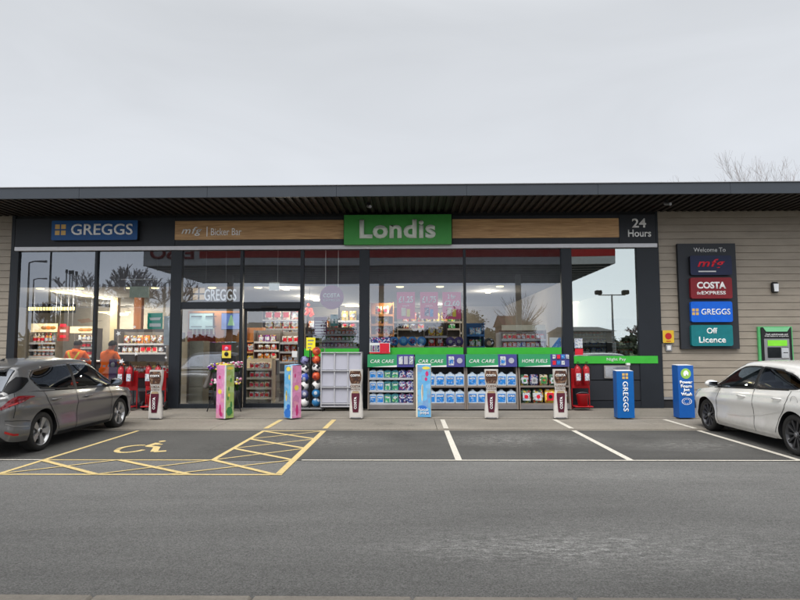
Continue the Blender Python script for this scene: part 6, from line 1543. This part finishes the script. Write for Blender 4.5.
WHITEC = dict(paint=carpaint('car_paint_white', (.72,.71,.68), 0, .25, .60), hw=.890, wb=2.70, wr=.318, gap=.04, rim=.236, crease=.998,
    low=[(-2.09,.60,.40,.72,.72),(-2.06,.74,.33,.88,.89),(-1.98,.82,.26,.98,.98),(-1.82,.865,.23,1.0,1.0),(-1.35,.888,.21,.99,.99),(-.5,.888,.195,.955,.955),(.5,.888,.195,.905,.905),(1.0,.888,.195,.875,.92),(1.35,.888,.20,.855,.895),(1.75,.872,.20,.80,.85),(1.95,.80,.205,.75,.80),(2.07,.67,.22,.68,.72),(2.15,.46,.30,.54,.56)],
    house=[(-2.03,1.0,.55,.66,.96,.985),(-1.95,1.10,.56,.73,.985,1.04),(-1.82,1.22,.57,.765,1.0,1.15),(-1.68,1.30,.58,.785,1.0,1.235),(-1.4,1.355,.60,.80,.99,1.285),(-.9,1.405,.62,.812,.97,1.34),(-.2,1.432,.63,.815,.94,1.362),(.25,1.405,.625,.815,.92,1.335),(.60,1.285,.64,.812,.902,1.215),(.95,1.09,.69,.805,.88,1.02),(1.20,.955,.74,.80,.865,.900),(1.28,.915,.77,.80,.855,.872)],
    sidewin=[[(-1.48,.15,.30),(-1.40,.08,.52),(-1.2,.05,.72),(-.85,.04,.86),(-.36,.03,.91)],[(-.28,.03,.91),(.2,.03,.91),(.55,.03,.88),(.92,.05,.78),(1.08,.10,.45)]],
    pillars=[(-.32,.02,.92,.08)], screen=(.34,1.20), rear=(-1.98,-1.76), tyre=M_TYRE, rimmat=pm('alloy_dark', (.085,.085,.09), .35, .7, .1), hub=M_GREY, spokes=10, spoke_shape=[(.06,.008,.011),(-.06,.008,.011)])
t, S, Hs, ribbon, patch, hpatch, low = make_car('parked_car', 'white five-door hatchback with dark multi-spoke wheels parked nose-in at the right edge', WHITEC)
for s in (-1,1):
    ribbon('door_seam', [(-.34,.05),(-.32,.5),(-.30,1.0)], .012, M_LINE, side=s)
    ribbon('door_seam', [(.90,.06),(.93,.5),(.84,1.0)], .012, M_LINE, side=s)
    ribbon('door_seam', [(-.92,.12),(-1.02,.42),(-1.20,.66),(-1.30,1.0)], .012, M_LINE, side=s)
    ribbon('body_crease', [(-1.15,.60),(-.6,.46),(.0,.36),(.5,.33)], .012, WHITEC['paint'], .008, side=s)
    ribbon('sill_trim', [(-.92,.035),(.0,.035),(.92,.035)], .05, WHITEC['paint'], .022, side=s)
    for x in (-1.0,.03):
        p = S(x,.83,s); h = MB().tube([(x-.10,p.y,p.z),(x-.09,p.y+s*.035,p.z+.002),(x+.09,p.y+s*.035,p.z+.002),(x+.10,p.y,p.z)], .014, 8).build('door_handle', WHITEC['paint'], t)
    p = S(.93,1,s); m = root('door_mirror', (0,0,0), None, None)
    for k in list(m.keys()): del m[k]
    m.parent = t; ORG[m.name] = Vector((0,0,0))
    MB().ball((.88,p.y+s*.15,.97),.10,0,16,12,(.75,1.15,.72)).build('housing', WHITEC['paint'], m)
    MB().box(.795,.812,p.y+s*.07,p.y+s*.23,.92,1.02,0,.01).build('mirror_glass', MATS['mirror_silver'], m)
    MB().tube([(.86,p.y-s*.03,.92),(.87,p.y+s*.10,.94)], .022, 8).build('arm', M_BLACK, m)
    patch('head_light', [(1.60,.96,1.02),(1.75,.84,1.03),(1.90,.74,1.02),(2.02,.68,1.0)], MATS['lamp_glass'], .006, side=s, nx=6)
    patch('tail_light', [(-1.68,.80,.86),(-1.85,.72,.94),(-1.97,.66,.96),(-2.05,.66,.94)], MATS['tail_lamp_red'], .007, side=s, nx=6)
    if s == 1:
        c = S(-1.42,.80,s); pts = [(c.x+.085*math.cos(2*math.pi*k/20), c.z+.085*math.sin(2*math.pi*k/20)) for k in range(21)]
        MB().tube([(a,c.y+.001,b) for a,b in pts], .003, 4).build('fuel_flap', M_GREY, t)
MB().box(-2.11,-2.07,-.26,.26,.55,.66,0,.004).build('number_plate', MATS['plate_yellow'], t)
rwp, fwp = G(788,455), G(709,431)
place_car(t, (rwp.x+fwp.x)/2+WHITEC['hw'], (rwp.y+fwp.y)/2, math.pi/2+R(-.5)); t.scale = (1,1,.965)

# ------------------------------------------------------------------ trees
M_BARK = pm('bark_grey_brown', (.11,.085,.07), .9, 0, .3, 6); M_TWIG = pm('twig_reddish', (.26,.21,.20), .9, 0, .2, 3); M_EVER = pm('evergreen_leaf', (.075,.09,.055), .8, 0, .5, .6)
def tree(base, H, label, seed, spread=.35, group=None, depth=6, thick=1.0, twigs=1.0, evergreen=False, rmin=.010):
    rnd = random.Random(seed); t = root('bare_tree' if not evergreen else 'evergreen_tree', base, label, 'tree', group); tr, cr_, lf = MB(), MB(), MB(); bx = Vector(base)
    def grow(p, d, ln, r, lev):
        n = 3; pts = [p]; q = p.copy(); dd = d.copy()
        for i in range(n):
            dd = (dd+Vector((rnd.gauss(0,.10),rnd.gauss(0,.10),rnd.gauss(.03,.06)))).normalized(); q = q+dd*ln/n; pts.append(q.copy())
        rs = [max(r*(1-.35*i/n),rmin) for i in range(n+1)]
        (tr if lev == 0 else cr_).tube(pts, rs, 8 if lev == 0 else (5 if lev < 2 else 3), 0, False)
        if evergreen and lev >= 1:
            for _ in range(40):
                c = pts[rnd.randint(0,n)]+Vector((rnd.gauss(0,.38),rnd.gauss(0,.38),rnd.gauss(0,.38))); a = Vector((rnd.gauss(0,.06),rnd.gauss(0,.06),rnd.gauss(0,.06))); b = Vector((rnd.gauss(0,.06),rnd.gauss(0,.06),rnd.gauss(0,.06)))
                lf.add([c-a,c+b,c+a,c-b],[(0,1,2,3)])
        if lev >= depth: return
        k = 2 if lev < 1 else rnd.choice((2,3,3))
        for i in range(k):
            sp = spread*(1.1 if lev else .8); nd = (dd+Vector((rnd.gauss(0,sp),rnd.gauss(0,sp),rnd.gauss(.05,sp*.5)))).normalized()
            grow(pts[-1] if i < 2 else pts[rnd.randint(1,n)], nd, ln*rnd.uniform(.62,.86), rs[-1]*rnd.uniform(.55,.78), lev+1)
        if lev: 
            for pt in pts[1:]:
                if rnd.random() < .75*twigs: grow(pt, (dd+Vector((rnd.gauss(0,.6),rnd.gauss(0,.6),.2))).normalized(), ln*.45, rs[-1]*.4, max(lev+2, depth-1))
    grow(bx, Vector((0,0,1)), H*.24, H*.016*thick, 0)
    tr.build('trunk', M_BARK, t, recalc=False); cr_.build('branches', M_TWIG, t, recalc=False)
    if evergreen: lf.build('foliage', M_EVER, t, recalc=False)
    top = max(v[2] for v in (lf.v if evergreen else cr_.v))-bx.z; t.scale = (H/top,)*3
    return t
# behind the building, tips showing over the roof at the right
for i, (px, py, Yt) in enumerate(((731,159,26),(748,154,28),(766,151,27),(800,155,26))):
    q = W(px, py, Yt); tree((q.x,Yt,-.05), q.z*.975, f'bare thin-twigged tree behind the roof at the right, {("leftmost","second from left","third from left","rightmost")[i]} of four', 40+i, .15, 'bare trees behind the shop roof', 6, .45, 1.2, False, .004)
# behind the camera, mirrored in the windows
def mirr(px, py, D): q = W(px, py, D); return q.x, -D, q.z
for i, (px, py, D, sd, ev) in enumerate(((104,264,42,3,0),(122,262,44,4,0),(146,258,40,5,0),(156,268,44,31,0),(40,296,60,6,0),(75,292,62,7,0),(475,300,50,8,1),(523,313,55,10,1),(88,300,58,11,1),(610,330,70,12,1),(640,318,65,13,0),(400,318,60,14,1),(440,322,62,15,1),(340,312,58,16,1),(300,318,60,17,0))):
    x, y, z = mirr(px, py, D)
    tree((x,y,-.05), max(z,2.5)*.95, ('dark evergreen tree' if ev else 'bare winter tree')+' mirrored in the shop windows, beyond the forecourt', 60+sd, .40 , 'trees beyond the forecourt mirrored in the glass', 5 if ev else 6, 1.3, 1.0, bool(ev), .028)
# pollarded tree with long straight shoots
q0 = mirr(520,330,26); t = root('bare_tree', (q0[0],q0[1],-.05), 'bare tree with a fan of straight shoots mirrored above the HOME FUELS stand', 'tree')
rnd = random.Random(21); MB().tube([(q0[0],q0[1],0),(q0[0]+.1,q0[1],q0[2]*.6),(q0[0],q0[1],q0[2])], [.2,.16,.15], 8).build('trunk', M_BARK, t)
mb = MB(); p0 = Vector((q0[0],q0[1],q0[2]-.1))
for k in range(46):
    a = rnd.uniform(-1.25,1.25); ln = rnd.uniform(1.3,3.1)*(1-.25*abs(a)); d_ = Vector((math.sin(a),rnd.uniform(-.35,.35),math.cos(a))).normalized()
    e1 = p0+d_*ln*.5+Vector((0,0,.05)); e2 = p0+d_*ln+Vector((0,0,.12)); mb.tube([p0,e1,e2],[.035,.02,.008],4,0,False)
    for _ in range(3):
        u = rnd.uniform(.3,.9); b_ = p0+d_*ln*u; mb.tube([b_,b_+(d_+Vector((rnd.gauss(0,.4),rnd.gauss(0,.3),rnd.gauss(.1,.2)))).normalized()*ln*.3],[.012,.006],3,0,False)
mb.build('shoots', M_TWIG, t, recalc=False)
# distant hedge
mb = MB(); rnd = random.Random(3)
for _ in range(9000):
    x = rnd.uniform(-75,75); h = 2.6+1.3*math.sin(x*.21)+.8*math.sin(x*.57+1); z = rnd.random()**.7*h; y = -72+rnd.gauss(0,1.0)
    a = Vector((rnd.gauss(0,.3),rnd.gauss(0,.3),rnd.gauss(0,.3))); b = Vector((rnd.gauss(0,.3),rnd.gauss(0,.3),rnd.gauss(0,.3))); c = Vector((x,y,z)); mb.add([c-a,c+b,c+a,c-b],[(0,1,2,3)])
tag(mb.build('hedge', M_EVER, recalc=False), kind='stuff')

# ------------------------------------------------------------------ fuel canopy over the camera, mirrored in the windows
CY = 13.0
xl_, xr_ = W(143,256,CY).x, W(615,256,CY).x; z0 = W(400,264.5,CY).z; H1 = 1.15
t = root('fuel_canopy', ((xl_+xr_)/2,-CY-4,0), 'large flat fuel canopy with red and white fascia, mirrored in the shop windows', 'canopy')
dp = 8.2; M_CANU = pm('canopy_underside', (.22,.20,.19), .6); M_CRED = pm('canopy_red', (.42,.02,.02), .4); M_CWH = pm('canopy_white', (.55,.56,.58), .45)
MB().box(xl_,xr_,-CY-dp,-CY-.1,z0+.02,z0+.10).build('underside', M_CANU, t)
mb = MB()
for k in range(9): mb.box(xl_+.1,xr_-.1,-CY-.5-k*.95,-CY-.42-k*.95,z0-.04,z0+.019)
mb.build('underside_ribs', M_DARK, t)
zw = z0+.36
MB().box(xl_,xr_,-CY-.1,-CY,z0,zw,0,.01).box(xl_,xl_+.1,-CY-dp,-CY-.1,z0,z0+H1).box(xr_-.1,xr_,-CY-dp,-CY-.1,z0,z0+H1).build('white_fascia', M_CWH, t)
xs_ = W(199,256,CY).x
MB().box(xs_,xr_,-CY-.1,-CY+.004,zw,z0+H1,0,.01).build('red_fascia', M_CRED, t)
pan = MB().box(xl_,xs_,-CY-.1,-CY+.002,zw,z0+H1,0,.01).build('logo_panel', M_CWH, t)
MB().box(xl_,xr_,-CY-dp,-CY-.1,z0+H1-.1,z0+H1-.02).build('canopy_roof', M_GREY, t)
xa_, xb_ = W(149.5,256,CY).x, W(193.5,256,CY).x
text('lettering', 'ESSO', pm('fascia_letter_red', (.25,.015,.02), .4), ((xa_+xb_)/2,-CY+.004,z0+.62), h=.62, w=xb_-xa_, parent=pan, ext=.02, bold=.03, face='+y')
for px in (381,518,230): 
    q = W(px,300,17.2); MB().box(q.x-.14,q.x+.14,-17.35,-17.07,0,z0+.02,0,.01).build('column', M_GREY if px != 518 else M_CWH, t)
# double headed lamp post and others (mirrored)
def lamp_post(px, py, D, kind, label):
    x, y, z = mirr(px, py, D); t = root('lamp_post', (x,y,0), label, 'lamp post', 'lamp posts mirrored in the windows')
    MB().tube([(x,y,0),(x,y,z)], [.09,.055], 10).build('post', M_GREY, t)
    if kind == 2:
        MB().tube([(x-.9,y,z-.05),(x+.9,y,z-.05)], .04, 8).build('cross_arm', M_GREY, t)
        for s in (-1,1): MB().box(x+s*.9-.22,x+s*.9+.22,y-.2,y+.2,z-.02,z+.28,0,.06).build('lamp_head', M_DARK, t)
    elif kind == 1: MB().tube([(x,y,z),(x+.4,y,z+.12),(x+1.3,y,z+.10)], [.05,.05,.09], 8).build('lamp_head', M_GREY, t)
    else: MB().box(x-.09,x+.09,y-.09,y+.09,z-.3,z+.05,0,.02).build('lamp_head', M_DARK, t)
lamp_post(612,293.5,26,2,'double-headed floodlight post mirrored in the night pay window')
lamp_post(28.5,262,26,1,'tall single-arm lamp post mirrored at the left edge of the first window')
lamp_post(33,279,40,1,'shorter curved lamp post mirrored in the first window beside the tall one')
lamp_post(165,283,30,1,'thin lamp post mirrored just left of the wide window post')
for i, (px, py) in enumerate(((67.5,269),(71,270),(73.5,270),(77.5,271))): lamp_post(px, py, 38, 0, f'dark pole mirrored in the first window, {("first","second","third","fourth")[i]} from the left of a group of four')
x, y, z = mirr(51.5,249,20); t = tag(MB().tube([(x,y,0),(x,y,z+1.5)], [.08,.05], 10).build('flag_pole', M_DARK), 'slim dark pole mirrored in the left half of the first window', 'pole')
# white delivery lorry (mirrored)
xA, yA, zA = mirr(64,306.5,7); xB = W(171,306.5,7).x
def lorry(xA, xB, y, z, label):
    t = root('delivery_van', ((xA+xB)/2,y,0), label, 'van')
    MB().box(xA,xA+(xB-xA)*.76,y-2.3,y,.75,z,0,.05).build('box_body', M_WHITE, t)
    xc = xA+(xB-xA)*.78
    MB().prism([(xc,.55),(xB,.55),(xB,1.35),(xB-.5,z-.25),(xc,z-.05)], y-2.15, y-.1, 0).build('cab', M_WHITE, t)
    MB().prism([(xc+.35,1.45),(xB-.25,1.45),(xB-.55,z-.45),(xc+.35,z-.4)], y-.099, y-.085, 0).build('cab_window', M_BLACK, t)
    MB().box(xA,xB-.1,y-2.2,y-.1,.45,.74).build('chassis', M_BLACK, t)
    for x in (xA+(xB-xA)*.2, xB-.9):
        for yy in (y-.2, y-2.1): MB().lathe([(0,-.12),(.25,-.12),(.40,-.11),(.40,.11),(.25,.12),(0,.12)], (x,yy,.40), 24, 0, 'y').build('wheel', M_TYRE, t)
    xm = xA+(xB-xA)*.25
    MB().prism([(xm-.6,z-.75),(xm+.1,z-.65),(xm+.35,z-.85),(xm-.3,z-.95)], y+.001, y+.006).build('red_swoosh', M_REDL, t)
    MB().prism([(xm+.3,z-.80),(xm+.9,z-.78),(xm+.9,z-.84),(xm+.3,z-.90)], y+.001, y+.006).build('blue_swoosh', M_LBLN, t)
    return t
x0_, y_, z_ = mirr(64,306.5,19); x1_ = W(160,306.5,19).x
lorry(x0_, x1_, y_, z_, 'white box van with a red and blue mark, mirrored in the left windows')
x0_, y_, z_ = mirr(500,331,22); x1_ = W(545,331,22).x
lorry(x0_, x1_, y_, z_, 'small white van mirrored in the window above the HOME FUELS stand')
# brick house and low hall beyond (mirrored)
def house(x0, x1, y, he, hr, d, wm, rm, label, win=2):
    t = root('far_building', ((x0+x1)/2,y,0), label, 'building')
    MB().box(x0,x1,y-d,y,0,he).build('wall', wm, t)
    MB().prism([(y-d-.3,he),(y+.3,he),(y-d/2,hr)], x0-.2, x1+.2, 0, 'yz').build('roof', rm, t)
    for k in range(win):
        x = x0+(x1-x0)*(k+.5)/win
        for z in ([.9,3.2] if he > 4 else [.9]): f = MB().box(x-.55,x+.55,y,y+.03,z,z+1.2).build('window', M_WHITE, t); MB().box(x-.48,x+.48,y+.031,y+.04,z+.07,z+1.13).build('pane', M_DARK, f)
M_BRK = pm('brick_red', (.23,.06,.04), .85, 0, .2, 8); M_RF = pm('roof_tile_grey', (.10,.10,.10), .8, 0, .2, 4)
q0, q1 = W(503,315,40).x, W(519,315,40).x; house(q0, q1+.3, -40, W(510,324,40).z, W(510,313,40).z, 6, M_BRK, pm('roof_tile_red', (.20,.05,.035), .8, 0, .2, 4), 'red brick house mirrored between the evergreens', 1)
q0, q1 = W(573,325,50).x, W(614,325,50).x; house(q0, q1, -50, W(590,330,50).z, W(590,324,50).z, 12, pm('wall_render', (.35,.33,.30), .8), M_RF, 'long low grey-roofed building mirrored in the night pay window', 5)
q0, q1 = W(240,325,55).x, W(300,325,55).x; house(q0, q1, -55, W(260,334,55).z, W(260,322,55).z, 9, M_BRK, M_RF, 'red brick house mirrored behind the sliding door', 4)
# pump island
for i, px in enumerate((345,470)):
    q = W(px,340,16.9); x = q.x
    t = root('fuel_pump', (x,-17.2,0), f'fuel pump on the forecourt island, mirrored {("left","right")[i]} of the middle', 'fuel pump', 'fuel pumps under the canopy')
    MB().box(x-.45,x+.45,-17.5,-16.9,.10,.9,0,.02).build('base_cabinet', M_CWH, t); MB().box(x-.45,x+.45,-17.45,-16.95,.91,1.75,0,.02).build('head', M_CRED, t); MB().box(x-.3,x+.3,-16.95,-16.94,1.2,1.55).build('display', M_DARK, t)
    for s in (-1,1): MB().tube([(x+s*.47,-17.2,1.5),(x+s*.56,-17.15,1.0),(x+s*.50,-17.1,.5),(x+s*.46,-17.1,1.0)], .018, 8).build('hose', M_BLACK, t)
